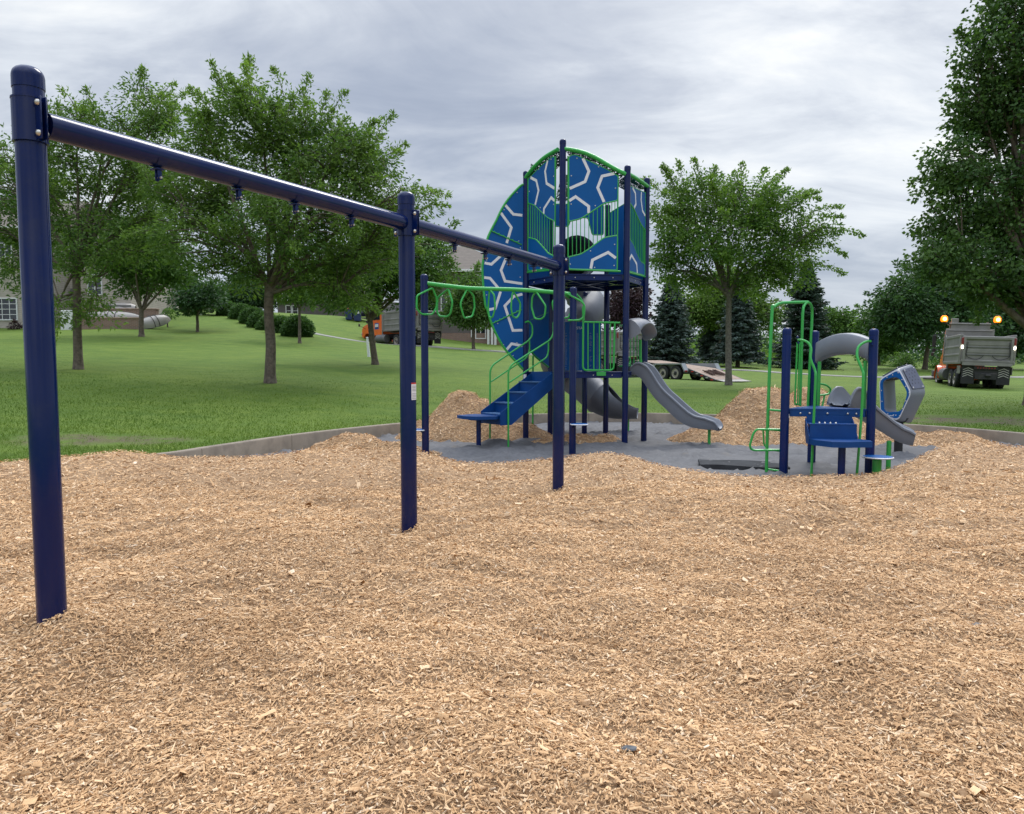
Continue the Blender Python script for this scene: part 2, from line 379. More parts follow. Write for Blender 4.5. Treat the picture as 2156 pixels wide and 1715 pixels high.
# --- grass terrain
SOIL = ((-7.9, 13.6, 1.1), (-6.7, 13.9, 1.0), (10.9, 19.6, 1.6), (12.2, 18.9, 1.9), (13.6, 18.3, 1.9))
def grass_mat():
    m, nt, b = new_mat('mown_grass'); geo = N(nt, 'ShaderNodeNewGeometry').outputs['Position']
    big = noise(nt, geo, .16, 4, .6); mid = noise(nt, geo, 1.1, 5, .65); fine = noise(nt, geo, 22, 4, .7)
    mp = N(nt, 'ShaderNodeMapping'); mp.inputs['Scale'].default_value = (.12, .9, .3); mp.inputs['Rotation'].default_value = (0, 0, R_(12)); nt.links.new(geo, mp.inputs[0])
    st = noise(nt, mp.outputs[0], 1.2, 3, .5)
    c = ramp(nt, big, [(.3, (.066, .124, .015)), (.5, (.094, .156, .020)), (.72, (.150, .204, .030))])
    c = mix(nt, .5, c, ramp(nt, st, [(.35, (.058, .120, .015)), (.65, (.145, .205, .030))]))
    c = mix(nt, .55, c, ramp(nt, mid, [(.3, (.060, .118, .015)), (.7, (.138, .195, .028))]), 'MIX')
    c = mix(nt, .7, c, ramp(nt, fine, [(.3, (.65, .65, .6)), (.68, (1.3, 1.3, 1.25))]), 'MULTIPLY')
    soil = None
    for (x, y, r) in SOIL:
        sb = N(nt, 'ShaderNodeVectorMath', operation='DISTANCE'); nt.links.new(geo, sb.inputs[0]); sb.inputs[1].default_value = (x, y, .3)
        k = N(nt, 'ShaderNodeMapRange'); nt.links.new(sb.outputs['Value'], k.inputs[0]); k.inputs[1].default_value = r; k.inputs[2].default_value = r * .35
        if soil is None: soil = k.outputs[0]
        else:
            q = N(nt, 'ShaderNodeMath', operation='MAXIMUM'); nt.links.new(soil, q.inputs[0]); nt.links.new(k.outputs[0], q.inputs[1]); soil = q.outputs[0]
    q = N(nt, 'ShaderNodeMath', operation='MULTIPLY'); nt.links.new(soil, q.inputs[0]); nt.links.new(ramp(nt, noise(nt, geo, 2.2, 6, .7), [(.38, (0, 0, 0)), (.58, (1, 1, 1))]), q.inputs[1])
    c = mix(nt, q.outputs[0], c, ramp(nt, fine, [(.3, (.075, .055, .038)), (.7, (.16, .12, .085))]))
    nt.links.new(c, b.inputs['Base Color']); b.inputs['Roughness'].default_value = .85; b.inputs['Specular IOR Level'].default_value = .2
    bn = N(nt, 'ShaderNodeBump', Strength=.7, Distance=.05); nt.links.new(noise(nt, geo, 30, 4, .7), bn.inputs['Height']); nt.links.new(bn.outputs[0], b.inputs['Normal'])
    return m
M['grass'] = grass_mat()
cen = np.array((1.0, 12.0)); dirs = OUTL - cen; dirs /= np.linalg.norm(dirs, axis=1)[:, None]
ds = [0, .1, .25]; 
while ds[-1] < 900: ds.append(ds[-1] * 1.075 + .22)
V = []
for d in ds:
    p = OUTL + dirs * d; z = gz(p[:, 0], p[:, 1]); k = np.clip(d / 3, 0, 1)
    z = z * k + .255 * (1 - k) + np.clip(d / 6, 0, 1) * .05 * fbm(p[:, 0] * .5, p[:, 1] * .5, 3)
    V.append(np.column_stack([p, z]))
na, nb = len(ds), len(OUTL); V = np.concatenate(V)
ii, jj = np.meshgrid(np.arange(na - 1), np.arange(nb), indexing='ij'); k2 = (jj + 1) % nb
Fq = np.stack([ii * nb + jj, (ii + 1) * nb + jj, (ii + 1) * nb + k2, ii * nb + k2], -1).reshape(-1, 4)[:, ::-1]
tag(npobj('lawn', V, Fq, M['grass'], smooth=True), kind='structure')
# --- concrete curb round the playground, cast in lengths
def curb():
    mb = MB(); n = len(OUTL); T = np.roll(OUTL, -1, 0) - np.roll(OUTL, 1, 0); T /= np.linalg.norm(T, axis=1)[:, None]
    Nn = np.column_stack([-T[:, 1], T[:, 0]])
    if np.dot(Nn[0], cen - OUTL[0]) < 0: Nn = -Nn
    prof = [(.13, -.4), (.13, .262), (.115, .285), (-.02, .288), (-.045, .27), (-.045, -.4)]
    P = [[(OUTL[i % n][0] + Nn[i % n][0] * a, OUTL[i % n][1] + Nn[i % n][1] * a, z) for a, z in prof] for i in range(n + 1)]
    step = 14
    for s in range(0, n, step):
        seg = [[tuple(q) for q in r] for r in P[s:min(s + step, n) + 1]]
        if len(seg) < 2: continue
        a, b = np.array(seg[-1]), np.array(seg[-2]); L = np.linalg.norm(a[0] - b[0]); seg[-1] = [tuple(q) for q in a + (b - a) * min(.5, .012 / max(L, .01))]
        o = len(mb.v); mb.grid(seg); w = len(prof); m = len(seg)
        mb.f.append(tuple(o + i for i in range(w))); mb.m.append(0); mb.f.append(tuple(o + (m - 1) * w + i for i in range(w))[::-1]); mb.m.append(0)
    return tag(mb.build('concrete_curb', M['concrete']), 'weathered tan concrete curb edging the whole playground', 'curb')
curb()
# --- footpath draped on the lawn
def path(name, pts, w, lab=None):
    P = cat_rom([(x, y, 0) for x, y in pts], 10); rows = []
    for i, p in enumerate(P):
        t = (P[min(i + 1, len(P) - 1)] - P[max(i - 1, 0)]).normalized(); nx, ny = -t.y, t.x
        rows.append([(p.x + nx * w * k, p.y + ny * w * k, G(p.x + nx * w * k, p.y + ny * w * k) + (.05 if abs(k) < .49 else -.05)) for k in (-.5, -.48, -.25, 0, .25, .48, .5)])
    return tag(MB().grid(rows).build(name, M['pathc']), kind='structure')
q = lambda x, y, Y: tuple(at(x, y, Y)[:2])
path('path', [q(540, 680, 75), q(610, 697, 66), q(652, 703, 62), q(700, 711, 61.5), q(769, 722, 62), q(860, 730, 60.5), q(968, 736, 59), q(1061, 742, 58), q(1150, 751, 57.5)], 1.7)
path('path', [q(1150, 751, 57.5), q(1250, 760, 57), q(1541, 778, 56), q(1655, 786.5, 53), q(1831, 797, 51), q(2000, 797, 56), q(2200, 796, 62)], 1.1)
# --- landscape fabric
def fz(X, Y):
    w = .045 * fbm(X * .6, Y * .9, 11) + .010 * fbm(X * 2.1, Y * 2.6, 15)
    r = np.abs(fbm(X * .9 + .4 * Y, Y * 1.6, 21, 3)); w = w + .05 * np.exp(-(r / .03) ** 2)
    r = np.abs(fbm(X * .5 - .3 * Y, Y * 1.1, 27, 3)); w = w + .06 * np.exp(-(r / .025) ** 2) + .018 * ((X + .35 * Y) % 2.1 < .9)
    for (x, y, h, s) in FMOUND: w = w + h * np.exp(-((X - x) ** 2 + (Y - y) ** 2) / (2 * s * s))
    return w
FMOUND = [(1.9, 15.0, .05, .35), (-1.2, 14.6, .05, .3), (-.25, 15.6, .16, .22), (.3, 16.6, .12, .2), (2.95, 17.15, .1, .25), (2.9, 18.6, .08, .3), (3.95, 15.8, .07, .3), (1.1, 13.9, .07, .25), (4.05, 11.5, .06, .2), (4.85, 12.4, .08, .25), (7.5, 15.0, .08, .3)]
def fab_mat():
    m, nt, b = new_mat('landscape_fabric'); geo = N(nt, 'ShaderNodeNewGeometry').outputs['Position']
    c = ramp(nt, noise(nt, geo, .7, 5, .6), [(.3, (.105, .104, .107)), (.7, (.145, .144, .148))])
    c = mix(nt, .5, c, ramp(nt, noise(nt, geo, 9, 5, .7), [(.3, (.085, .085, .088)), (.7, (.17, .169, .173))]))
    g = ramp(nt, noise(nt, geo, 2.0, 6, .7), [(.6, (0, 0, 0)), (.72, (.6, .6, .6))]); c = mix(nt, g, c, (.16, .135, .105))
    nt.links.new(c, b.inputs['Base Color']); b.inputs['Roughness'].default_value = .75; b.inputs['Specular IOR Level'].default_value = .15
    bn = N(nt, 'ShaderNodeBump', Strength=.2, Distance=.01); nt.links.new(noise(nt, geo, 20, 4, .6), bn.inputs['Height']); nt.links.new(bn.outputs[0], b.inputs['Normal'])
    return m
M['fabric'] = fab_mat()
def gridobj(name, xs, ys, zf, mat):
    X, Y = np.meshgrid(xs, ys, indexing='ij'); Z = zf(X, Y); a, b = X.shape
    V = np.column_stack([X.ravel(), Y.ravel(), Z.ravel()]); i, j = np.meshgrid(np.arange(a - 1), np.arange(b - 1), indexing='ij')
    Fq = np.stack([i * b + j, (i + 1) * b + j, (i + 1) * b + j + 1, i * b + j + 1], -1).reshape(-1, 4)
    return npobj(name, V, Fq, mat, smooth=True)
tag(gridobj('landscape_fabric', np.arange(-9, 13.6, .07), np.arange(8.5, 22.8, .07), fz, M['fabric']), kind='structure')
# --- mulch bed
CREST = [(-400, 1010, .33), (0, 977, .35), (130, 963, .40), (250, 951, .45), (350, 962, .38), (450, 967, .34), (600, 956, .36), (700, 944, .40), (800, 948, .37), (870, 947, .36), (970, 977, .20), (1050, 977, .22),
         (1170, 967, .28), (1290, 954, .36), (1400, 984, .2), (1500, 997, .17), (1650, 1006, .16), (1850, 1003, .17), (1900, 984, .3), (1970, 948, .5), (2050, 928, .56), (2156, 944, .5), (2400, 975, .45)]
_cu = np.array([(p[0] - CX) / F_PX for p in CREST]); _ch = np.array([p[2] for p in CREST]); _cy = np.array([onz(*p)[1] for p in CREST])
def sm_interp(u, xp, fp):
    r = np.zeros_like(u); tot = 0
    for o, w in ((-.02, .25), (0, .5), (.02, .25)): r = r + w * np.interp(u + o, xp, fp)
    return r
PITS = []
def mh0(X, Y):
    X = np.asarray(X, float); Y = np.asarray(Y, float); Yp = np.maximum(Y, 1.5); u = np.clip(X / Yp, -1.2, 1.2)
    yc = sm_interp(u, _cu, _cy); hc = sm_interp(u, _cu, _ch)
    base = .30 + .10 * fbm(X * .55 + 3, Y * .7, 41, 3) + .08 * fbm(X * 1.1, Y * 1.7, 45, 3) + .045 * fbm(X * 3.2, Y * 4.6, 47, 2)
    base = base - .05 * np.exp(-(fbm(X * .45 - .2 * Y, Y * .75 + 4, 49, 2) / .06) ** 2)
    k = np.clip((Y - (yc - 3.0)) / 2.6, 0, 1); k = k * k * (3 - 2 * k)
    h = base * (1 - k) + (hc + .03 * fbm(X * 2.2, Y * 2.2, 52, 3)) * k
    h = np.where(Y > yc, h - np.maximum(0, np.sqrt((Y - yc) ** 2 + .09) - .3) * .85, h)
    return h
SWP = [onz(110, 1308, .41), onz(862, 1118, .315), onz(1175, 1032, .24)]
for _p, _s in zip(SWP, (.42, .35, .35)): PITS.append((_p[0], _p[1], _p[2] - float(mh0(_p[0], _p[1])), _s)); PITS.append((_p[0] + .09, _p[1] - .05, .045, .09)); PITS.append((_p[0] - .1, _p[1] - .12, -.03, .1))
def mh(X, Y):
    h = mh0(X, Y)
    for (x, y, a, s) in PITS: h = h + a * np.exp(-((np.asarray(X) - x) ** 2 + (np.asarray(Y) - y) ** 2) / (2 * s * s))
    return h
def mh_full(X, Y):
    h = mh(X, Y); d = edge_dist(X, Y); ins = inside(X, Y); left = np.where(np.asarray(X) < 3, .10, .0)
    return np.where(ins, np.minimum(h, .22 + left + d * .9), -.5)
def chip_ramp(nt, name):
    pass
def mulch_mat(name, lo, hi, isl):
    m, nt, b = new_mat(name); geo = N(nt, 'ShaderNodeNewGeometry'); pos = geo.outputs['Position']
    if isl:
        c = ramp(nt, geo.outputs['Random Per Island'], [(0, (.10, .05, .024)), (.06, (.23, .125, .058)), (.2, (.44, .255, .118)), (.5, (.625, .38, .185)), (.8, (.765, .51, .275)), (.97, (.84, .65, .43)), (1, (.86, .74, .57))])
        c = mix(nt, .35, c, ramp(nt, noise(nt, pos, 160, 2, .5), [(.3, (.42, .245, .12)), (.7, (.72, .49, .28))]))
    else: c = ramp(nt, noise(nt, pos, 42, 6, .75), [(.3, lo), (.5, tuple((a + d) / 2 for a, d in zip(lo, hi))), (.68, hi)])
    w = ramp(nt, noise(nt, pos, .75, 6, .68), [(.36, (1.08, 1.08, 1.07)), (.54, (1, 1, 1)), (.66, (.82, .79, .76))]); c = mix(nt, 1.0, c, w, 'MULTIPLY')
    nt.links.new(c, b.inputs['Base Color']); b.inputs['Roughness'].default_value = .8; b.inputs['Specular IOR Level'].default_value = .25
    if not isl:
        bn = N(nt, 'ShaderNodeBump', Strength=1, Distance=.02); nt.links.new(noise(nt, pos, 60, 5, .7), bn.inputs['Height']); nt.links.new(bn.outputs[0], b.inputs['Normal'])
    return m
M['mulch'] = mulch_mat('mulch_under_layer', (.19, .11, .056), (.54, .355, .2), False)
M['chip'] = mulch_mat('wood_chip', None, None, True)
tag(gridobj('mulch_bed', np.arange(-13, 14, .07), np.arange(-4, 14.2, .07), mh_full, M['mulch']), kind='structure')
def chips_mesh(P, nrm, L, W, ridge=True, pitch=.2, rng=RNG):
    n = len(P); yaw = rng.uniform(0, 2 * np.pi, n); pt = rng.normal(0, pitch, n); rl = rng.normal(0, .38, n)
    t = np.column_stack([np.cos(yaw) * np.cos(pt), np.sin(yaw) * np.cos(pt), np.sin(pt)])
    # lay the chip on the local slope
    t -= nrm * ((t * nrm).sum(1) - np.sin(pt))[:, None]; t /= np.linalg.norm(t, axis=1)[:, None]
    s = np.cross(nrm, t); s /= np.linalg.norm(s, axis=1)[:, None] + 1e-9; up = np.cross(t, s)
    s2 = s * np.cos(rl)[:, None] + up * np.sin(rl)[:, None]; up2 = np.cross(t, s2)
    hl = (L / 2)[:, None] * t; hw = (W / 2)[:, None] * s2; th = (W * rng.uniform(.2, .5, n))[:, None] * up2
    k1 = rng.uniform(.2, 1, n)[:, None]; k2 = rng.uniform(.3, 1, n)[:, None]; sk = (rng.uniform(-.25, .25, n) * L)[:, None] * t
    cv = up2 * (L * rng.normal(0, .08, n))[:, None]
    if ridge:      # two facets meeting along a ridge
        V = np.stack([P - hl - hw * k1, P - hl * .95 + th, P - hl + hw * k1 + sk, P + hl - hw * k2 + cv, P + hl * .95 + th + cv, P + hl + hw * k2 + sk + cv], 1)
        f = np.array([[0, 3, 4, 1], [1, 4, 5, 2]]); m = 6
    else:
        V = np.stack([P - hl - hw * k1, P - hl + hw * k1 + sk, P + hl + hw * k2 + cv, P + hl - hw * k2 + sk + cv], 1); f = np.array([[0, 3, 2, 1]]); m = 4
    Fq = (np.arange(n)[:, None, None] * m + f[None]).reshape(-1, 4)
    return V.reshape(-1, 3), Fq
def normals_of(zf, X, Y, e=.03):
    n = np.column_stack([-(zf(X + e, Y) - zf(X - e, Y)) / (2 * e), -(zf(X, Y + e) - zf(X, Y - e)) / (2 * e), np.ones(len(X))])
    return n / np.linalg.norm(n, axis=1)[:, None]
def mulch_chips():
    VV, FF, o = [], [], 0
    for (y0, y1, dens, sc, rg) in ((1.5, 2.6, 20000, .95, True), (2.6, 4, 15000, 1.0, True), (4, 6, 7800, 1.15, True), (6, 8.5, 3200, 1.45, True), (8.5, 13, 1500, 1.75, False)):
        area = .74 * (y1 ** 2 - y0 ** 2) + 2.8 * (y1 - y0); n = int(area * dens)
        Y = np.sqrt(RNG.uniform(y0 ** 2, y1 ** 2, n)); X = RNG.uniform(-1, 1, n) * (.72 * Y + 1.4)
        h = mh_full(X, Y); g = h > -.03; X, Y, h = X[g], Y[g], h[g]; n = len(X)
        nr = normals_of(mh, X, Y)
        L = np.clip(RNG.lognormal(math.log(.0172), .52, n), .005, .065) * sc; W = np.clip(RNG.lognormal(math.log(.0056), .48, n), .002, .017) * sc
        big = RNG.random(n) < .02; L = np.where(RNG.random(n) < .004, L * 2.4, L); L = np.where(big, L * 1.2, L); W = np.where(big, W * 2.6, W)
        P = np.column_stack([X, Y, h]) + nr * (RNG.uniform(-.006, .02, n) * sc)[:, None]
        v, f = chips_mesh(P, nr, L, W, rg); VV.append(v); FF.append(f + o); o += len(v)
    tag(npobj('wood_chips', np.concatenate(VV), np.concatenate(FF), M['chip']), kind='stuff')
mulch_chips()
# --- loose piles of mulch
def pile(label, humps, n_ch, box, sc=2.1, group=None, seed=0):
    x0, x1, y0, y1 = box
    def zf(X, Y):
        h = np.zeros_like(np.asarray(X, float)) - .12
        for (x, y, a, rx, ry) in humps:
            d = np.sqrt(((X - x) / rx) ** 2 + ((Y - y) / ry) ** 2); h = np.maximum(h, -.12 + (a + .12) * np.where(d < .25, 1 - d * d * .9, np.maximum(0, 1.0 - .056 - (d - .25) * 1.2)))
        return h + (.12 * fbm(X * 1.8, Y * 1.8, seed + 61, 3) + .04 * fbm(X * 6, Y * 6, seed + 67, 2)) * np.clip((h + .1) * 4, 0, 1)
    xs = np.arange(x0, x1, .07); ys = np.arange(y0, y1, .07); X, Y = np.meshgrid(xs, ys, indexing='ij'); Z = zf(X, Y); a, b = X.shape
    V = np.column_stack([X.ravel(), Y.ravel(), Z.ravel()]); i, j = np.meshgrid(np.arange(a - 1), np.arange(b - 1), indexing='ij')
    Fq = np.stack([i * b + j, (i + 1) * b + j, (i + 1) * b + j + 1, i * b + j + 1], -1).reshape(-1, 4)
    Fq = Fq[(V[Fq][:, :, 2] > -.1).any(1)]
    n_ch = int(n_ch * 1.9); px_ = RNG.uniform(x0, x1, n_ch); py_ = RNG.uniform(y0, y1, n_ch); h = zf(px_, py_); g = h > -.02; px_, py_, h = px_[g], py_[g], h[g]; n = len(h)
    nr = normals_of(zf, px_, py_, .05); L = np.clip(RNG.lognormal(math.log(.028), .45, n), .01, .08) * sc; W = np.clip(RNG.lognormal(math.log(.0058), .4, n), .003, .015) * sc
    P = np.column_stack([px_, py_, h]) + nr * (RNG.uniform(-.002, .014, n) * sc)[:, None]; v, f = chips_mesh(P, nr, L, W, False)
    Va = np.concatenate([V, v]); Fa = np.concatenate([Fq, f + len(V)]); mi = np.concatenate([np.zeros(len(Fq)), np.ones(len(f))])
    return tag(npobj('mulch_pile', Va, Fa, [M['mulch'], M['chip']], mi=mi), label, 'mulch pile', group)
GP = 'piles of fresh wood mulch'
pile('tall heap of wood mulch behind the transfer step of the tower stairs', [(-1.15, 17.9, 1.05, 1.15, 1.5), (-.75, 17.6, .85, 1.0, 1.3), (-1.9, 17.6, .35, .9, 1.1), (.1, 17.3, .35, 1.1, 1.0)], 15000, (-3, 1.4, 15.9, 20), group=GP, seed=1)
pile('largest double peaked heap of wood mulch behind the small play structure', [(5.6, 17.2, 1.16, 1.5, 1.7), (6.75, 17.4, 1.1, 1.4, 1.7), (4.75, 16.8, .5, 1.5, 1.3), (7.4, 17.0, .6, 1.4, 1.5)], 24000, (2.9, 9.2, 14.7, 19.8), group=GP, seed=2)
pile('low spread of wood mulch under the tower deck', [(1.45, 16.3, .18, .95, .75), (.85, 16.2, .13, .8, .5), (2.0, 16.6, .12, .6, .6)], 5000, (.1, 2.9, 15.3, 17.6), group=GP, seed=3)
pile('small pale mulch mound on the grey fabric by the left curb', [(-2.95, 14.3, .33, 1.25, .75), (-2.2, 14.1, .2, 1.2, .5), (-3.1, 13.9, .2, .7, .6)], 5000, (-4, -1.3, 13.2, 15.1), group=GP, seed=4)
pile('low yellowish mulch spread against the right hand curb behind the pentagon pod', [(8.4, 16.4, .24, 1.6, 1.1), (9.2, 16.0, .26, 1.1, 1.1), (7.4, 15.7, .1, 1.1, .7)], 9000, (6.2, 10.6, 14.5, 17.8), group=GP, seed=5)
# --- stones lying in the mulch
def stone(p, s, label):
    mb = MB(); rr = random.Random(int(p[0] * 100)); prof = [(.001, -.4), (.6, -.3), (1, 0), (.75, .3), (.001, .42)]; mb.lathe((0, 0, 0), prof, 9)
    mb.v = [tuple(q * s * (.8 + .4 * rr.random()) for q in v) for v in mb.v]; mb.v = [(a * 1.4 + p[0], b + p[1], c * .8 + p[2]) for a, b, c in mb.v]
    return tag(mb.build('stone', M['stone'], smooth=False), label, 'stone', 'stones in the mulch')
M['stone'] = pmat('grey_stone', (.11, .115, .12), .8, var=.3, vs=30)
M['stone2'] = pmat('dark_bark_piece', (.025, .02, .018), .8, var=.3, vs=30)
for (x, y, s, l) in ((1326, 1600, .02, 'grey stone lying in the mulch near the bottom edge'), (2056, 1308, .024, 'dark chunk lying on the mulch at the right')):
    p = onz(x, y, .3); z = float(mh_full(np.array([p[0]]), np.array([p[1]]))[0]); stone((p[0], p[1], z + .02), s, l)
# --- grass blades
def grass_blades():
    n = 200000; u = RNG.uniform(-.8, .8, n); Y = 1 / RNG.uniform(1 / 34, 1 / 10.5, n); X = u * Y
    g = ~inside(X, Y); X, Y = X[g], Y[g]; d = edge_dist(X, Y); g = d > .09
    for sx, sy, sr in SOIL: g &= (np.hypot(X - sx, Y - sy) > sr * .8 * (1 + .8 * fbm(X * 2, Y * 2, 91))) | (RNG.random(len(X)) < .12)
    X, Y, d = X[g], Y[g], d[g]; n = len(X)
    k = np.clip(d / 3, 0, 1); z = gz(X, Y) * k + .255 * (1 - k) + np.clip(d / 6, 0, 1) * .05 * fbm(X * .5, Y * .5, 3)
    h = RNG.uniform(.025, .06, n) * (1 + .5 * (RNG.random(n) < .05)) * np.clip((36 - Y) / 14, .2, 1); w = .0038 * np.clip(Y / 10, 1, 2) * RNG.uniform(.7, 1.5, n)
    a = RNG.uniform(0, 2 * np.pi, n); lx = RNG.normal(0, .5, n) * h; ly = RNG.normal(0, .5, n) * h
    B = np.column_stack([X, Y, z - .005]); s = np.column_stack([np.cos(a), np.sin(a), 0 * a]) * w[:, None]
    V = np.stack([B - s, B + s, B + np.column_stack([lx, ly, h])], 1).reshape(-1, 3)
    tint = np.clip(.5 + .9 * fbm(X * .25, Y * .4, 71) + RNG.normal(0, .2, n), 0, 1)
    tag(npobj('grass_blades', V, np.arange(3 * n).reshape(-1, 3), leafmat('grass_blade', (.085, .16, .022), (.16, .235, .036), .35, .7), tint=tint), kind='stuff')
grass_blades()
# ============================================================ swing frame
UPZ = (0, 0, 1)
def post(mb, p, top, r=.0635, zb=-.3, n=24, m=0):
    prof = [(r, zb), (r, top - r * .62)]
    for k in range(1, 7):
        a = k / 6 * math.pi / 2; prof.append((max(.001, r * (1.0 * math.cos(a) ** .7)), top - r * .62 + r * .62 * math.sin(a)))
    mb.lathe((p[0], p[1], 0), prof, n, m); return mb
def mk_post(root, p, top, r=.0635, mat='navy', name='post', cap=True, zb=-.3):
    o = post(MB(), p, top, r, zb).build(name, M[mat], root, angle=50)
    if cap:
        mb = MB(); pr = [(r + .003, top - r * 1.5), (r + .003, top - r * .7)]
        for k in range(1, 8):
            a = k / 7 * math.pi / 2; pr.append((max(.001, (r + .003) * math.cos(a) ** .6), top - r * .7 + r * .74 * math.sin(a)))
        mb.lathe((p[0], p[1], 0), pr, 24); mb.build('post_cap', M[mat], o, angle=50)
    return o
def swing():
    P = SWP
    tops = [at(57, 141, P[0][1])[2], at(857, 406, P[1][1])[2], at(1180, 516, P[2][1])[2]]
    bz = [at(104, 266, P[0][1])[2], at(862, 468, P[1][1])[2], at(1176, 551, P[2][1])[2]]
    print('SWING', [tuple(round(float(q), 3) for q in p) for p in P], tops, bz)
    T = 2.94; Z = 2.705
    root = thing('swing_frame', 'long navy blue swing set frame of three posts and one overhead beam, no swings hung', 'swing frame', (P[1][0], P[1][1], 0))
    r = .0635; rb = .0585
    for p in P: mk_post(root, p, T, r)
    for i in (0, 1):
        a, b = Vector((P[i][0], P[i][1], Z)), Vector((P[i + 1][0], P[i + 1][1], Z)); d = (b - a).normalized()
        MB().tube([a + d * .07, b - d * .055], rb, 24).build('top_beam', M['navy'], root, angle=50)
    d = Vector((P[2][0] - P[0][0], P[2][1] - P[0][1], 0)).normalized(); s = Vector((d.y, -d.x, 0)); rot = Matrix(((d.x, s.x, 0), (d.y, s.y, 0), (0, 0, 1)))
    for p in P:
        c = Vector((p[0], p[1], Z)); mb = MB()
        mb.lathe(c, [(r + .008, -.095), (r + .008, .095)], 24)
        for q in (1, -1):
            for w in (1, -1): mb.bbox(c + s * q * (r + .024) + d * w * .012, (.006, .05, .185), .003, rot=rot)
        mb.lathe(c, [(r + .010, -.097), (r + .010, -.09)], 24); mb.lathe(c, [(r + .010, .09), (r + .010, .097)], 24)
        cl = mb.build('clamp', M['navy'], root, angle=40)
        for q in (1, -1):
            for h in (-.066, .066):
                bolts(cl, [(c + s * q * (r + .026) + d * w * .014 + Vector((0, 0, h)), d * w) for w in (1, -1)], .015, .014)
    for i, xs in ((0, (331, 500, 620, 738)), (1, (955.5, 1020, 1070.5, 1123))):
        a, b = Vector((P[i][0], P[i][1], Z)), Vector((P[i + 1][0], P[i + 1][1], Z))
        for xx in xs:
            lo, hi = 0, 1
            for _ in range(40):
                t = (lo + hi) / 2; e = a.lerp(b, t) - Vector((0, 0, .1))
                if proj(e)[0] < xx: lo = t
                else: hi = t
            c = a.lerp(b, lo); mb = MB()
            ring = [(c + s * math.cos(k * math.pi / 8) * (rb + .004) - Vector((0, 0, 1)) * math.sin(k * math.pi / 8) * (rb + .004)) for k in range(1, 8)]
            mb.grid([[q - d * .028 for q in ring], [q + d * .028 for q in ring]])
            mb.bbox(c - Vector((0, 0, rb + .012)), (.046, .06, .010), .003, rot=rot)
            mb.bbox(c - Vector((0, 0, rb + .042)), (.026, .010, .062), .004, rot=rot)
            mb.bbox(c - Vector((0, 0, rb + .04)) + s * .02, (.026, .005, .055), .003, rot=rot)
            hg = mb.build('swing_hanger', M['navy2'], root, angle=40)
            MB().tube([c - Vector((0, 0, rb + .056)) + s * -.012, c - Vector((0, 0, rb + .056)) + s * .034], .006, 8).build('hanger_bolt', M['bolt'], hg)
    # warning sticker wrapped on the middle post
    p = P[1]; z1 = at(873, 806, p[1])[2]; z0 = at(873, 842, p[1])[2]; mb = MB(); R = r + .0008
    base = math.atan2(-p[1], -p[0]); a0, a1 = base + R_(24), base + R_(80)
    def patch(a0, a1, z0, z1, R, m):
        n = 8; mb.grid([[(p[0] + R * math.cos(a0 + (a1 - a0) * k / n), p[1] + R * math.sin(a0 + (a1 - a0) * k / n), z) for k in range(n + 1)] for z in (z0, z1)], m)
    H = z1 - z0; patch(a0, a1, z0, z1 - H * .09, R, 0); patch(a0, a1, z1 - H * .09, z1, R, 1)
    for k in range(9):
        if k in (4,): continue
        zz = z0 + H * (.08 + .088 * k); patch(a0 + .09, a1 - .09 - .12 * (k % 3 == 1), zz, zz + H * .02, R + .0006, 2)
    mb.build('warning_label', [M['white'], M['reflector'], M['silver_d']], root)
swing()
# ============================================================ play tower
s_ = 1.29; th = R_(3); HB = np.array((1.0, 15.5))
dv = lambda a: np.array((math.cos(a), math.sin(a)))
HC = HB + s_ * dv(th); HD = HC + s_ * dv(th + R_(60)); HE = HD + s_ * dv(th + R_(120)); HF = HE - s_ * dv(th); HA = HF - s_ * dv(th + R_(60))
HEX = [HA, HB, HC, HD, HE, HF]; HO = sum(HEX) / 6
v3 = lambda p, z=0: np.array((p[0], p[1], z))
def side(p, q):
    d = (q - p) / np.linalg.norm(q - p); n = np.array((d[1], -d[0], 0)); mid = (p + q) / 2
    if np.dot(n[:2], mid - HO) < 0: n = -n
    return v3((p + q) / 2), n, v3(d)
SAB, SBC, SCD, SDE, SEF, SFA = side(HA, HB), side(HB, HC), side(HC, HD), side(HD, HE), side(HE, HF), side(HF, HA)
root_pos = (float(HO[0]), float(HO[1]), 0)
TW = thing('play_tower', 'tall navy and green climbing tower with hexagon patterned blue panels, stairs and grey slides', 'play tower', root_pos)
DK1, DK2 = 1.52, 3.47
tp = {'A': at(1105, 361, HA[1])[2], 'B': at(1182, 294, HB[1])[2], 'C': at(1318, 349, HC[1])[2], 'D': at(1364, 375, HD[1])[2], 'E': 5.3, 'F': 5.3}
print('TOPS', tp, [proj(v3(h, 0)) for h in HEX])
for k, p in zip('ABCDEF', HEX): mk_post(TW, p, float(tp[k]), .0635, 'navy')
mk_post(TW, (1.74, 18.45), 3.4, .0635, 'navy', cap=False)
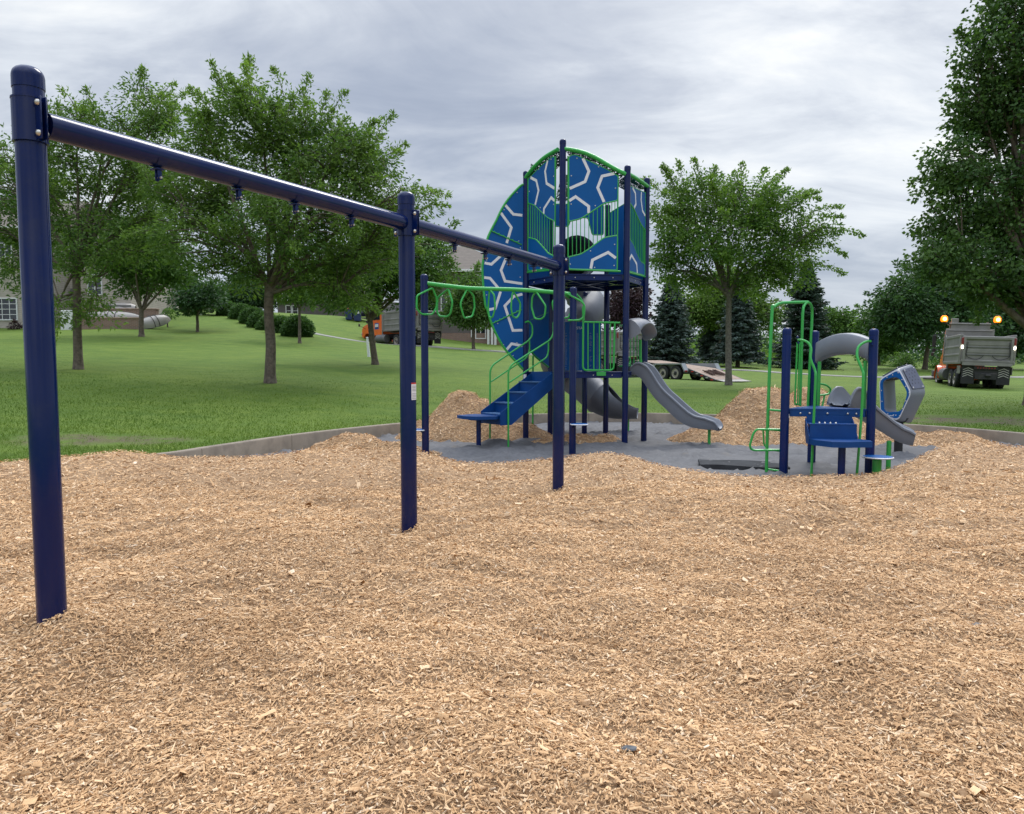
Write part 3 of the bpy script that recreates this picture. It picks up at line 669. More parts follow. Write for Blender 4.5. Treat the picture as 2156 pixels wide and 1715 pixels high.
def hexdeck(z, name):
    mb = MB(); ins = [HO + (h - HO) * .985 for h in HEX]
    mb.prism([v3(p, z - .012) for p in ins], UPZ, .024)
    for i in range(6):
        a, b = ins[i], ins[(i + 1) % 6]; d = (b - a) / np.linalg.norm(b - a); n = np.array((d[1], -d[0])); n = n if np.dot(n, (a + b) / 2 - HO) > 0 else -n
        rot = Matrix(((d[0], n[0], 0), (d[1], n[1], 0), (0, 0, 1))); L = np.linalg.norm(b - a)
        mb.bbox(v3((a + b) / 2 - n * .02, z - .075), (L - .11, .02, .10), .004, rot=rot)
        m = HO + (np.asarray((a + b) / 2) - HO) * .5; mb.box(v3(m, z - .06), (L * .62, .04, .07), rot=rot)
    for i in range(3):
        a, b = ins[i], ins[i + 3]; d = (b - a) / np.linalg.norm(b - a); rot = Matrix(((d[0], d[1], 0), (d[1], -d[0], 0), (0, 0, 1))); mb.box(v3(HO, z - .062 - .002 * i), (2.2, .05, .07), rot=rot)
    o = mb.build(name, M['navy2'], TW)
    bl = []
    for i in range(6):
        a, b = ins[i], ins[(i + 1) % 6]; d = (b - a) / np.linalg.norm(b - a); n = np.array((d[1], -d[0])); n = n if np.dot(n, (a + b) / 2 - HO) > 0 else -n
        for t in (.2, .5, .8): bl.append((v3(a + (b - a) * t - n * .009, z - .07), (n[0], n[1], 0)))
    bolts(o, bl)
hexdeck(DK1, 'lower_deck'); hexdeck(DK2, 'upper_deck')
def trace(k, pts, S): return [onpl(k, x, y, S[0], S[1]) for x, y in pts]
LW = .055
def panel(name, k, outline, lines, S, frame=True, t=.02, bl=(), fr=.013, mats=('panel', 'white')):
    P = trace(k, outline, S); mb = MB(); mb.prism(P, S[1], t, 0)
    for ln in lines: mb.strip(trace(k, ln, S), LW, S[1], t / 2 + .002, 1)
    o = mb.build(name, [M[q] for q in mats], TW, angle=25)
    if frame: MB().tube(fillet(P, .05, 4, True), fr, 8, closed=True).build('panel_frame', M['green'], o)
    if bl:
        bolts(o, [(Vector(q) + Vector(S[1]) * (t / 2), S[1]) for q in trace(k, bl, S)], .014)
    return o
def bars(name, k, xs, top, bot, S, r=.0085, parent=None):
    mb = MB()
    for x in xs:
        yt = float(np.interp(x, [p[0] for p in top], [p[1] for p in top])); yb = float(np.interp(x, [p[0] for p in bot], [p[1] for p in bot]))
        mb.tube(trace(k, [(x, yt), (x, yb)], S), r, 6)
    for ln in (top, bot): mb.tube(fillet(trace(k, ln, S), .06), .015, 8)
    return mb.build(name, M['green'], parent or TW)
# --- side B-C
wBC = [(1058, 838), (1170, 810), (1232, 770), (1380, 672), (1503, 645)]; lBC = [(1058, 1162), (1170, 1136), (1240, 1090), (1380, 985), (1503, 965)]
panel('upper_panel', 'A', [(1058, 250), (1085, 232), (1120, 230), (1250, 290), (1400, 360), (1507, 425)] + wBC[::-1],
      [[(1185, 262), (1240, 380), (1205, 475), (1065, 537)], [(1472, 400), (1360, 425), (1320, 530), (1378, 660)], [(1060, 650), (1118, 612), (1238, 700), (1238, 762)]], SBC, bl=[(1130, 262), (1328, 340), (1080, 422), (1482, 535), (1078, 680), (1298, 695)])
panel('lower_panel', 'A', lBC + [(1500, 1280), (1058, 1270)], [[(1258, 1268), (1272, 1190), (1415, 1120), (1485, 1172)]], SBC, bl=[(1255, 1108), (1475, 1048), (1070, 1228), (1470, 1240), (1292, 1258)])
bars('guard_bars', 'A', [1090, 1128, 1165, 1202, 1240, 1280, 1318, 1355, 1392, 1420, 1450, 1478], wBC, lBC, SBC)
MB().tube(trace('A', [(1050, 240), (1050, 1275)], SBC), .015, 8).tube(trace('A', [(1507, 415), (1497, 1285)], SBC), .015, 8).tube(trace('A', [(1010, 1272), (1530, 1293)], SBC), .02, 8).build('panel_rail', M['green'], TW)
# --- side A-B
wAB = [(690, 670), (748, 690), (800, 742), (862, 800), (932, 835)]; lAB = [(690, 985), (760, 1002), (830, 1080), (872, 1130), (922, 1152)]
panel('upper_panel', 'A', [(932, 245), (905, 250), (830, 310), (760, 378), (692, 450)] + wAB,
      [[(868, 282), (845, 380), (858, 490), (930, 535)], [(712, 437), (765, 465), (785, 555), (755, 685)], [(832, 768), (835, 720), (900, 620), (932, 648)]], SAB, bl=[(898, 272), (787, 362), (922, 425), (700, 565), (922, 682), (800, 712)])
panel('lower_panel', 'A', lAB + [(920, 1262), (690, 1285)], [[(810, 1272), (810, 1240)]], SAB)
bars('guard_bars', 'A', [708, 728, 748, 770, 792, 814, 837, 860, 884, 908], wAB, lAB, SAB)
MB().tube(trace('A', [(686, 440), (686, 1290)], SAB), .015, 8).tube(trace('A', [(938, 240), (928, 1275)], SAB), .015, 8).tube(trace('A', [(668, 1303), (960, 1272)], SAB), .02, 8).build('panel_rail', M['green'], TW)
# --- side C-D
wCD = [(1608, 660), (1650, 722), (1690, 812), (1720, 872), (1752, 915)]; lCD = [(1602, 985), (1640, 1038), (1680, 1140), (1710, 1200), (1746, 1228)]
panel('upper_panel', 'A', [(1752, 575), (1680, 545), (1608, 512)] + wCD, [[(1635, 532), (1660, 580), (1665, 680), (1650, 712)], [(1716, 568), (1712, 640), (1725, 740), (1750, 785)]], SCD)
panel('lower_panel', 'A', lCD + [(1746, 1328), (1602, 1288)], [[(1604, 1192), (1625, 1145), (1672, 1225), (1678, 1312)]], SCD)
bars('guard_bars', 'A', [1620, 1635, 1650, 1665, 1680, 1695, 1710, 1725, 1738], wCD, lCD, SCD)
MB().tube(trace('A', [(1604, 505), (1598, 1300)], SCD), .014, 8).tube(trace('A', [(1754, 570), (1748, 1330)], SCD), .014, 8).tube(trace('A', [(1590, 1298), (1760, 1342)], SCD), .02, 8).build('panel_rail', M['green'], TW)
# --- arched top tubes with a perforated roof edge below them
for k, S, pts in (('A', SAB, [(668, 445), (700, 400), (760, 330), (850, 250), (965, 182)]), ('A', SBC, [(1015, 178), (1080, 186), (1180, 208), (1300, 258), (1450, 345), (1575, 408)]), ('A', SCD, [(1590, 405), (1640, 432), (1700, 470), (1785, 530)])):
    P = [Vector(p) + Vector(S[1]) * .02 for p in trace(k, pts, S)]; o = MB().tube(cat_rom(P, 6), .042, 12).build('arch_tube', M['green'], TW)
    C3 = Vector((HO[0], HO[1], 0)); inn = [p + (Vector((C3.x, C3.y, p.z)) - p) * .35 - Vector((0, 0, .10)) for p in P]
    a, b = cat_rom(P, 6), cat_rom(inn, 6); MB().grid([a, b]).grid([[q - Vector((0, 0, .012)) for q in b], [q - Vector((0, 0, .012)) for q in a]]).build('roof_mesh', M['perf'], o)
# --- big curved climbing panel beyond post A
nL = np.array((.174, -.985, 0)); SL = (v3(HA), nL)
leafR1 = [(628, 505), (560, 570), (500, 640), (445, 725), (400, 820), (355, 905), (320, 980), (300, 1060), (285, 1150), (272, 1220), (270, 1280), (276, 1400), (285, 1500), (300, 1620)]
leafR2 = [(268, 320), (290, 400), (320, 480), (362, 565), (410, 640), (455, 695), (500, 742), (545, 792)]
LP = [onpl('A', x, y, *SL) for x, y in leafR1] + [onpl('B', x, y, *SL) for x, y in leafR2]
rightx = float(HA[0]) - .03
LPoly = [Vector(p) for p in LP]; top = Vector((HA[0], HA[1], LPoly[0].z)); bot = Vector((HA[0], HA[1], LPoly[-1].z))
mb = MB(); mb.prism(LPoly + [bot, top], nL, .02, 0)
for k, ln in (('A', [(478, 690), (550, 772), (632, 782)]), ('A', [(437, 760), (532, 892), (490, 1035)]), ('A', [(288, 1216), (350, 1228), (448, 1140)]), ('A', [(487, 1165), (438, 1282), (475, 1382), (632, 1406)]),
              ('B', [(243, 78), (290, 84), (352, 158)]), ('B', [(372, 188), (330, 320), (278, 330)]), ('B', [(542, 208), (475, 226), (405, 300), (468, 492), (542, 490)]), ('B', [(420, 642), (458, 596), (542, 612)])):
    mb.strip([onpl(k, x, y, *SL) for x, y in ln], LW, nL, .012, 1)
wall = mb.build('climbing_panel', [M['panel'], M['white']], TW, angle=25)
MB().tube(cat_rom([top] + LPoly + [bot], 3), .026, 10).build('panel_frame', M['green'], wall)
g = MB()
for k, ln in (('A', [(350, 925), (626, 1050)]), ('B', [(310, 437), (536, 330)])):
    a, b = [Vector(onpl(k, x, y, *SL)) - Vector(nL) * -.02 for x, y in ln]; g.tube([a, b], .012, 8)
    for t in (.1, .25, .4, .55, .7, .85): g.bbox(a.lerp(b, t) + Vector((0, 0, .012)), (.035, .03, .03), .008)
g.build('panel_seam', M['green'], wall)
bl = []
for k, x, y in (('A', 585, 575), ('A', 466, 732), ('A', 600, 1018), ('A', 308, 1190), ('A', 615, 1080), ('B', 526, 76), ('B', 263, 216), ('B', 350, 438), ('B', 500, 590), ('B', 395, 605), ('B', 470, 690)):
    bl.append((Vector(onpl(k, x, y, *SL)) + Vector(nL) * .01, nL))
bolts(wall, bl, .014)
# --- climbing wall on the side F-A, below the upper deck
P = [onpl('B', x, y, *SFA[:2]) for x, y in [(578, 150), (748, 185), (748, 778), (700, 742), (640, 690), (600, 640), (578, 600)]]
fa = MB().prism(P, SFA[1], .02).build('climbing_wall', M['panel'], TW)
g = MB(); g.tube(cat_rom(P[2:], 5), .022, 8); g.tube([onpl('B', 600, 412, *SFA[:2]), onpl('B', 742, 350, *SFA[:2])], .013, 8); g.build('panel_frame', M['green'], fa)
# --- back panels round the upper deck
def backpanel(S, pts, name='back_panel'):
    p0, n, d = S; P = [p0 + d * a + np.array((0, 0, z)) for a, z in pts]
    o = MB().prism(P, n, .02).build(name, M['panel'], TW); MB().tube(fillet(P, .05, 4, True), .014, 8, closed=True).build('panel_frame', M['green'], o)
backpanel(SDE, [(-.57, 3.49), (.57, 3.49), (.55, 5.1), (-.55, 5.35)]); backpanel(SFA, [(-.57, 3.49), (.57, 3.49), (.55, 5.35), (-.55, 5.1)])
backpanel(SEF, [(-.55, 4.62), (-.55, 5.3), (.55, 5.3), (.55, 4.8), (.25, 4.8), (.18, 5.0), (-.2, 5.0), (-.3, 4.62)])
for S in (SEF, SFA):
    p0, n, d = S; MB().prism([p0 + d * a + np.array((0, 0, z)) for a, z in ((-.57, 5.36), (.57, 5.36), (.4, 5.95), (-.4, 5.95))], n, .012).build('perforated_panel', M['perf'], TW, smooth=False)
# --- lower guard rails
mb = MB(); S = SBC
mb.tube(fillet(trace('H', [(612, 480), (618, 720), (612, 1475), (1090, 1475), (1108, 740)], S), .09), .02, 10)
mb.tube(trace('H', [(618, 724), (1190, 736)], S), .02, 10)
for x in (692, 782, 870, 955, 1040): mb.tube(trace('H', [(x, 730), (x, 1475)], S), .0125, 8)
gr = mb.build('guard_rail', M['green'], TW)
P = trace('H', [(825, 1497), (968, 1497), (968, 1560), (825, 1560)], S); P = [Vector(p) + Vector(S[1]) * .012 for p in P]
o = MB().prism(P, S[1], .012).build('rail_bracket', M['green'], gr)
mb = MB(); S = SDE
for x in (1300, 1350, 1405, 1455): mb.tube(trace('H', [(x, 780), (x, 1400)], S), .011, 8)
mb.tube(trace('H', [(1180, 782), (1520, 775)], S), .017, 8); mb.tube(trace('H', [(1180, 1415), (1520, 1400)], S), .017, 8)
mb.build('guard_rail', M['green'], TW)
mb = MB(); S = SCD
mb.tube(trace('H', [(1506, 1000), (1506, 1400)], S), .03, 10); mb.tube(fillet(trace('H', [(1262, 1265), (1335, 1278), (1352, 1320), (1340, 1375), (1262, 1392)], S), .06), .018, 8)
mb.tube(fillet(trace('H', [(1496, 1262), (1522, 1290), (1526, 1350), (1506, 1395)], S), .05), .014, 8)
mb.build('slide_handle', M['green'], TW)
# --- lettered panel at the back of the lower deck
p0, n, d = SEF; n = -n      # face the deck
S = (p0 + n * .03, n, d)
lp = MB(); P = trace('S', [(280, 330), (1080, 330), (1080, 1385), (280, 1385)], S); lp.prism(P, n, .02, 0)
rs = random.Random(5)
for (xa, xb, pr, jit) in ((288, 345, .8, 8), (535, 600, 1.0, 4), (822, 885, .45, 14), (978, 1020, 1.0, 5)):
    for y in range(575, 1370, 24):
        if rs.random() > pr: continue
        a, b = trace('S', [(xa + rs.uniform(0, jit), y), (xb - rs.uniform(0, jit * 2.5), y)], S); lp.strip([a, b], .007, n, .0115, 1)
lo = lp.build('letter_panel', [M['panel'], M['textc']], TW, angle=25)
def text_mesh(body, size, loc, right, up, parent, mat, name='lettering', ext=.001):
    c = bpy.data.curves.new('t', 'FONT'); c.body = body; c.size = size; c.extrude = ext; c.resolution_u = 3
    o = bpy.data.objects.new('t', c); COL.objects.link(o); dg = bpy.context.evaluated_depsgraph_get(); me = bpy.data.meshes.new_from_object(o.evaluated_get(dg))
    vs = [v.co.copy() for v in me.vertices]; fs = [tuple(p.vertices) for p in me.polygons]; bpy.data.objects.remove(o); bpy.data.meshes.remove(me)
    r, u = Vector(right).normalized(), Vector(up).normalized(); w = r.cross(u); L = Vector(loc)
    return mkobj(name, [L + r * v.x + u * v.y + w * v.z for v in vs], fs, mat, parent, smooth=False)
a = trace('S', [(540, 488)], S)[0]
text_mesh('STA', .085, Vector(a) + Vector(n) * .013, (1, 0, 0) if d[0] > 0 else (1, 0, 0), (0, 0, 1), lo, M['white'])
# --- stairs on the side A-B
p0, n, d = SAB; d = d if d[0] > 0 else -d; MID = p0 - d * .04; W2 = .36
def st(w, t, z): return MID + d * w + n * t + np.array((0, 0, z))
mb = MB(); nst = 4; run = 1.2 / nst; rise = .21
for i in range(nst):
    t0 = .02 + i * run; z = DK1 - rise * (i + 1)
    for zz, tt in ((z, t0 + run / 2 + .01),): mb.prism([st(-W2, t0, zz), st(W2, t0, zz), st(W2, t0 + run + .03, zz), st(-W2, t0 + run + .03, zz)], UPZ, .02, 1)
    mb.prism([st(-W2, t0, z), st(W2, t0, z), st(W2, t0, z + rise), st(-W2, t0, z + rise)], n, .012)
z = DK1 - rise * nst; mb.prism([st(-W2, 1.26, z - .2), st(W2, 1.26, z - .2), st(W2, 1.26, z), st(-W2, 1.26, z)], n, .012)
for w in (-W2 - .008, W2 + .008):
    mb.prism([st(w, .0, DK1 - .02), st(w, 0, DK1 - .34), st(w, 1.0, z - .21), st(w, 1.262, z - .21), st(w, 1.262, z + .04), ], d, .014)
stairs = mb.build('stairs', [M['step'], M['tread']], TW)
mb = MB(); Z = .66
oc = [(-.45, 1.36), (-.2, 1.2), (.25, 1.2), (.47, 1.42), (.36, 1.78), (.05, 1.92), (-.3, 1.86)]
mb.prism([st(w, t, Z - .03) for w, t in oc], UPZ, .06); mb.prism([st(w * .5, .0 + 1.55 + (t - 1.55) * .5, Z - .075) for w, t in oc], UPZ, .03)
tr = mb.build('transfer_step', M['step'], TW)
post(MB(), st(.02, 1.55, 0), Z - .07, .048, -.2).build('step_post', M['navy2'], tr)
for w, hi, low in ((-W2 - .03, [(290, 1375), (290, 775), (592, 572), (622, 530), (622, 455), (596, 420), (565, 428)], [(298, 893), (578, 705), (602, 640), (598, 570)]),
                   (W2 + .03, [(433, 1385), (433, 775), (760, 567), (786, 520), (786, 430), (800, 415), (830, 420)], [(443, 897), (738, 700), (748, 640), (746, 570)])):
    S = (st(w, 0, 0), d)
    P = [onpl('B', x, y, *S) for x, y in hi]; P[0][2] = -.1; mb = MB().tube(fillet(P, .16, 6), .0185, 10); mb.tube(fillet([onpl('B', x, y, *S) for x, y in low], .12, 5), .016, 8)
    mb.build('handrail', M['green'], TW)
MB().tube([onpl('B', 626, 690, v3((0, 17.9)), (0, 1, 0)), v3(onpl('B', 624, 1300, v3((0, 17.9)), (0, 1, 0)), -.1)], .022, 10).build('support_pole', M['green'], TW)
# --- slides
def chute(name, path, prof_fn, sup, mat, parent, closed=False):
    rows = []
    for i, p in enumerate(path):
        t = (path[min(i + 1, len(path) - 1)] - path[max(i - 1, 0)]); t.normalize(); sd = t.cross(Vector((0, 0, 1)))
        sd.normalize(); up = sd.cross(t).normalized(); rows.append([p + sd * a + up * b for a, b in prof_fn(i / (len(path) - 1))])
    mb = MB().grid(rows, closed=True); w = len(rows[0])
    o = mb.build(name, M[mat], parent, angle=50); return o
def uprof(w, h, lip=.045, th=.014):
    out = [(-w / 2 - lip, h - .03), (-w / 2 - lip, h - .005), (-w / 2 - lip * .5, h + .012), (-w / 2, h), (-w / 2 + .02, h * .55), (-w / 2 + .06, .03), (-w / 2 + .11, 0)]
    inn = [(-a, b) for a, b in out[::-1]]; low = [(w / 2 + lip - .012, h - .035), (w / 2 + .012, h - .04), (w / 2 + .008, h * .3), (w / 2 - .03, -.035), (-w / 2 + .03, -.035), (-w / 2 - .008, h * .3), (-w / 2 - .012, h - .04), (-w / 2 - lip + .012, h - .035)]
    return out + inn + low
p0, n, d = SCD; MS = Vector(p0); NN = Vector(n)
prof = [(-.05, 1.50), (.1, 1.475), (.2, 1.40), (.32, 1.24), (.45, 1.06), (.58, .92), (.72, .80), (.86, .67), (1.0, .555), (1.15, .475), (1.3, .43), (1.5, .41), (1.66, .405), (1.78, .385)]
path_ = cat_rom([MS + NN * t + Vector((0, 0, z)) for t, z in prof], 5)
def wprof(f):
    h = float(np.interp(f, [0, .06, .12, .25, .6, .85, .94, 1], [.10, .24, .25, .23, .25, .2, .14, .04])); return uprof(.40, h)
sl = chute('wave_slide', path_, wprof, None, 'grey', TW)
post(MB(), MS + NN * 1.56, .4, .03, -.2, 14).build('slide_leg', M['green'], sl)
def hood(name, a, b, nrm, zt, zside, rise, depth, parent, oh=.16, endf=.25):
    a, b, nn = Vector(a), Vector(b), Vector(nrm); rows = []
    for i in range(21):
        v = i / 20; q = a.lerp(b, v); s = math.sin(math.pi * v); ot = zt + rise * s; ib = zside + (zt - zside - oh + rise) * (max(0, s) ** .55) * .92
        dp = depth * (endf + (1 - endf) * s ** .7); hh = ot - ib
        sec = [(0, ib), (dp * .25, ib - .012), (dp * .6, ib + hh * .10), (dp * .95, ib + hh * .24), (dp, ib + hh * .4), (dp * .9, ib + hh * .6), (dp * .6, ib + hh * .86), (dp * .3, ot), (0, ot - hh * .02), (-.03, ot - hh * .08), (-.04, ib + hh * .4), (-.03, ib + hh * .1)]
        rows.append([q + nn * u + Vector((0, 0, z)) for u, z in sec])
    mb = MB().grid(rows, closed=True); w = len(rows[0]); o = len(mb.v)
    mb.f.append(tuple(range(w))); mb.m.append(0); mb.f.append(tuple(o - w + i for i in range(w))[::-1]); mb.m.append(0)
    return mb.build(name, M['grey'], parent, angle=60)
dd = Vector(SCD[2]); c0 = Vector(v3(HC)); d0 = Vector(v3(HD)); dd = (d0 - c0).normalized()
hood('slide_hood', c0 + dd * .07, d0 - dd * .07, NN, 2.57, 2.19, .06, .31, TW, endf=.92)
# spiral tube slide behind the tower
tube_pts = [(1.50, 17.75, 4.12), (1.42, 18.1, 4.1), (1.36, 18.5, 3.98), (1.5, 19.0, 3.72), (1.72, 19.1, 3.4), (1.87, 18.7, 3.05), (1.62, 18.3, 2.7), (1.25, 18.4, 2.36), (1.12, 18.75, 2.02), (1.12, 19.2, 1.7), (1.45, 19.4, 1.42), (1.85, 19.2, 1.12), (2.15, 18.95, .86), (2.42, 18.8, .72), (2.72, 18.7, .66), (3.05, 18.62, .64)]
tp_ = cat_rom(tube_pts, 6); rows = []
for i, p in enumerate(tp_):
    t = (tp_[min(i + 1, len(tp_) - 1)] - tp_[max(i - 1, 0)]).normalized(); sd = t.cross(Vector((0, 0, 1))).normalized(); up = sd.cross(t); f = i / (len(tp_) - 1)
    R = .40 + (.06 * max(0, 1 - f * 14)); r0 = R + (.03 if i % 12 in (0,) and f < .9 else 0); open_ = max(0, (f - .78) / .2); cut = min(1, open_) * R_(95); ring = []
    for j in range(20):
        a = R_(90) + cut + (R_(360) - 2 * cut) * j / 19; ring.append(p + sd * math.cos(a) * r0 * (1 - .25 * min(1, open_)) + up * math.sin(a) * r0 * (1 - .3 * min(1, open_)))
    for j in range(19, -1, -1):
        a = R_(90) + cut + (R_(360) - 2 * cut) * j / 19; r2 = r0 - .02; ring.append(p + sd * math.cos(a) * r2 * (1 - .25 * min(1, open_)) + up * math.sin(a) * r2 * (1 - .3 * min(1, open_)))
    rows.append(ring)
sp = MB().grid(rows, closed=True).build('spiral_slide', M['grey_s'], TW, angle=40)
post(MB(), (2.82, 18.68), .36, .035, -.2, 14).build('slide_leg', M['green'], sp)
# white maintenance sticker on post A
p = HA; mb = MB(); base = math.atan2(-p[1], -p[0])
mb.grid([[(p[0] + .0645 * math.cos(base + a), p[1] + .0645 * math.sin(base + a), z) for a in (-.9, -.6, -.3, 0, .2)] for z in (1.27, 1.46)])
mb.build('warning_label', M['white'], TW)
# ============================================================ ring ladder
LA, LB = np.array((float(at(896, 955, 13.3)[0]), 13.3)), np.array((float(at(1205, 968, 13.85)[0]), 13.85))
RL = thing('ring_ladder', 'green overhead ring ladder hung with loop handles between two short navy posts', 'climbing ladder', ((LA[0] + LB[0]) / 2, (LA[1] + LB[1]) / 2, 0))
tA, tB = float(at(896, 578, 13.3)[2]), float(at(1205, 605, 13.85)[2]); print('LADDER', tA, tB)
mk_post(RL, LA, tA, .0635, 'navy'); mk_post(RL, LB, tB, .0635, 'navy')
yy = lambda x: 13.3 + .55 * (x - 896) / (1205 - 896)
bp = [(898, 597), (905, 598), (943, 602.7), (983, 607), (1030, 609), (1076, 610), (1120, 612.5), (1166, 616), (1203, 620)]
MB().tube(cat_rom([at(x, y, yy(x)) for x, y in bp], 5), .036, 12).build('top_beam', M['green'], RL)
RINGS = [('E', [(925, 1012), (968, 1120), (962, 1200), (920, 1265), (820, 1262), (775, 1210), (778, 1085)], .2), ('E', [(1075, 1022), (1115, 1150), (1095, 1260), (1060, 1287), (990, 1280), (968, 1240), (972, 1105)], -.2),
         ('E', [(1255, 1022), (1315, 1085), (1325, 1200), (1300, 1285), (1225, 1300), (1190, 1180), (1196, 1138)], .2), ('E', [(1465, 1026), (1510, 1080), (1519, 1200), (1496, 1292), (1462, 1296), (1452, 1200)], -.2),
         ('B', [(470, 180), (528, 280), (522, 360), (498, 398), (466, 382), (455, 320), (458, 250)], .2), ('B', [(650, 186), (726, 300), (718, 380), (690, 404), (640, 400), (615, 310), (620, 230)], -.2), ('B', [(880, 215), (926, 250), (932, 320), (905, 390), (850, 397), (785, 330), (778, 270), (805, 228)], .2)]
for k, pts, tilt in RINGS:
    P = [px(k, x, y) for x, y in pts]; x0, y0 = P[0]; P3 = [at(x, y, yy(x0) + tilt * (x - x0) / 30) for x, y in P]
    MB().tube(fillet(P3, .04, 4, True), .0165, 8, closed=True).build('ring_handle', M['green'], RL)
mb = MB(); Y2 = 13.8
mb.tube(fillet([atk('B', x, y, Y2) for x, y in [(885, 200), (1000, 262), (1030, 295), (1024, 385), (992, 412), (900, 412)]], .1, 5), .019, 8)
mb.tube(fillet([atk('B', x, y, Y2 + .25) for x, y in [(945, 190), (1000, 240), (1030, 300), (1020, 430)]], .15, 5), .017, 8); mb.build('end_loop', M['green'], RL)
def stepdisc(root, p, z, r, name='step_disc', leg=None):
    o = MB().lathe((p[0], p[1], z), [(r - .012, -.022), (r, -.014), (r, -.006), (r - .008, 0), (.001, .002)], 32).build(name, M['white'], root, angle=40)
    MB().lathe((p[0], p[1], z), [(r - .012, -.002), (r - .015, .004), (.001, .0045)], 32).build('disc_top', M['panel'], o, angle=40)
pa = atk('B', 988, 1222, 13.72); stepdisc(RL, pa, float(pa[2]), .165); pb = atk('K', 1500, 1222, 13.35); stepdisc(RL, (pb[0] - .04, pb[1]), float(pb[2]), .165)
mb = MB(); mb.tube([(pa[0] - .1, pa[1], pa[2] - .03), (LB[0], LB[1], pa[2] - .09)], .018, 8); mb.tube([(pb[0], pb[1], pb[2] - .03), (LA[0], LA[1], pb[2] - .09)], .018, 8); mb.build('step_bracket', M['navy2'], RL)
# ============================================================ small play structure
Q1 = np.array((4.05, 11.4)); ph = R_(-10); qa = 1.2; Q3 = Q1 + qa * dv(ph); Q2 = Q1 + qa * dv(ph + R_(60)); QO = (Q1 + Q2 + Q3) / 3
SM = thing('small_play_structure', 'small toddler climbing structure with navy posts, green arched ladder, blue steps and curved grey slide', 'play structure', (float(QO[0]), float(QO[1]), 0))
def sside(p, q):
    d = (q - p) / np.linalg.norm(q - p); n = np.array((d[1], -d[0], 0)); n = n if np.dot(n[:2], (p + q) / 2 - QO) > 0 else -n
    return v3((p + q) / 2), n, v3(d)
F13, F32, F21 = sside(Q1, Q3), sside(Q3, Q2), sside(Q2, Q1)
for p, (x, y) in ((Q1, (1668, 691)), (Q2, (1717, 697)), (Q3, (1847, 693))): mk_post(SM, p, float(at(x, y, p[1])[2]), .0635, 'navy2')
DZ = 1.0; mb = MB(); ins = [QO + (p - QO) * .97 for p in (Q1, Q3, Q2)]; mb.prism([v3(p, DZ - .012) for p in ins], UPZ, .024)
for i in range(3):
    a, b = ins[i], ins[(i + 1) % 3]; d = (b - a) / np.linalg.norm(b - a); n = np.array((d[1], -d[0])); n = n if np.dot(n, (a + b) / 2 - QO) > 0 else -n
    rot = Matrix(((d[0], n[0], 0), (d[1], n[1], 0), (0, 0, 1))); mb.bbox(v3((a + b) / 2 - n * .015, DZ - .07), (np.linalg.norm(b - a) - .11, .02, .1), .004, rot=rot)
dk = mb.build('deck', M['step'], SM)
p0, n, d = F13
bolts(dk, [(p0 + d * w - n * .005 + np.array((0, 0, DZ - .07)), n) for w in (-.38, -.25, 0, .28, .4)], .016, .01)
def ss(w, t, z): return p0 + d * w + n * t + np.array((0, 0, z))
w0, w1 = -.30, .335; mb = MB()
mb.prism([ss(w0, .03, .79), ss(w1, .03, .79), ss(w1, .03, .9), ss(w0, .03, .9)], n, .012)
mb.prism([ss(w0, .03, .79), ss(w1, .03, .79), ss(w1, .31, .79), ss(w0, .31, .79)], UPZ, .014)
mb.prism([ss(w0, .30, .53), ss(w1, .30, .53), ss(w1, .30, .785), ss(w0, .30, .785)], n, .012)
for w in (w0 - .008, w1 + .008): mb.prism([ss(w, .0, .86), ss(w, .0, .7), ss(w, .12, .5), ss(w, .315, .5), ss(w, .315, .62), ss(w, .10, .80)], d, .014)
stp = mb.build('steps', M['step'], SM)
bolts(stp, [(ss(-.22 + .075 * k, .17, .797), (0, 0, 1)) for k in range(5)], .017, .021)
mb = MB(); Z = .585; oc = [(w0 - .01, .30), (w1 + .06, .30), (w1 + .14, .46), (w1 + .12, .66), (w1 - .25, .80), (w0 + .2, .78), (w0 + .02, .52)]
mb.prism([ss(w, t, Z - .04) for w, t in oc], UPZ, .08); mb.prism([ss(.06 + (w - .06) * .5, .55 + (t - .55) * .5, Z - .075) for w, t in oc], UPZ, .03)
tr = mb.build('transfer_step', M['step'], SM); post(MB(), ss(.085, .55, 0), Z - .07, .05, -.2).build('step_post', M['navy2'], tr)
S13 = (ss(0, .06, 0), n); S13b = (ss(0, .40, 0), n)
for pts in ([(602, 425), (645, 427), (695, 452), (718, 505), (714, 590), (752, 690), (757, 765), (742, 1100), (719, 1640)], [(1248, 437), (1195, 440), (1135, 480), (1118, 540), (1128, 600), (1165, 690), (1172, 760), (1155, 1100), (1112, 1650)]):
    P = []
    for i, (x, y) in enumerate(pts):
        f = i / (len(pts) - 1); P.append(onpl('C', x, y, ss(0, .03 + .22 * min(1, f * 1.4), 0), n))
    MB().tube(cat_rom(P, 5), .0185, 10).build('handrail', M['green'], SM)
for x, y in ((600, 400), (607, 450), (1250, 410), (1250, 465)): MB().lathe(onpl('C', x, y, *S13), [(.001, -.02), (.018, -.012), (.018, .012), (.001, .02)], 10).build('rail_clamp', M['navy2'], SM)
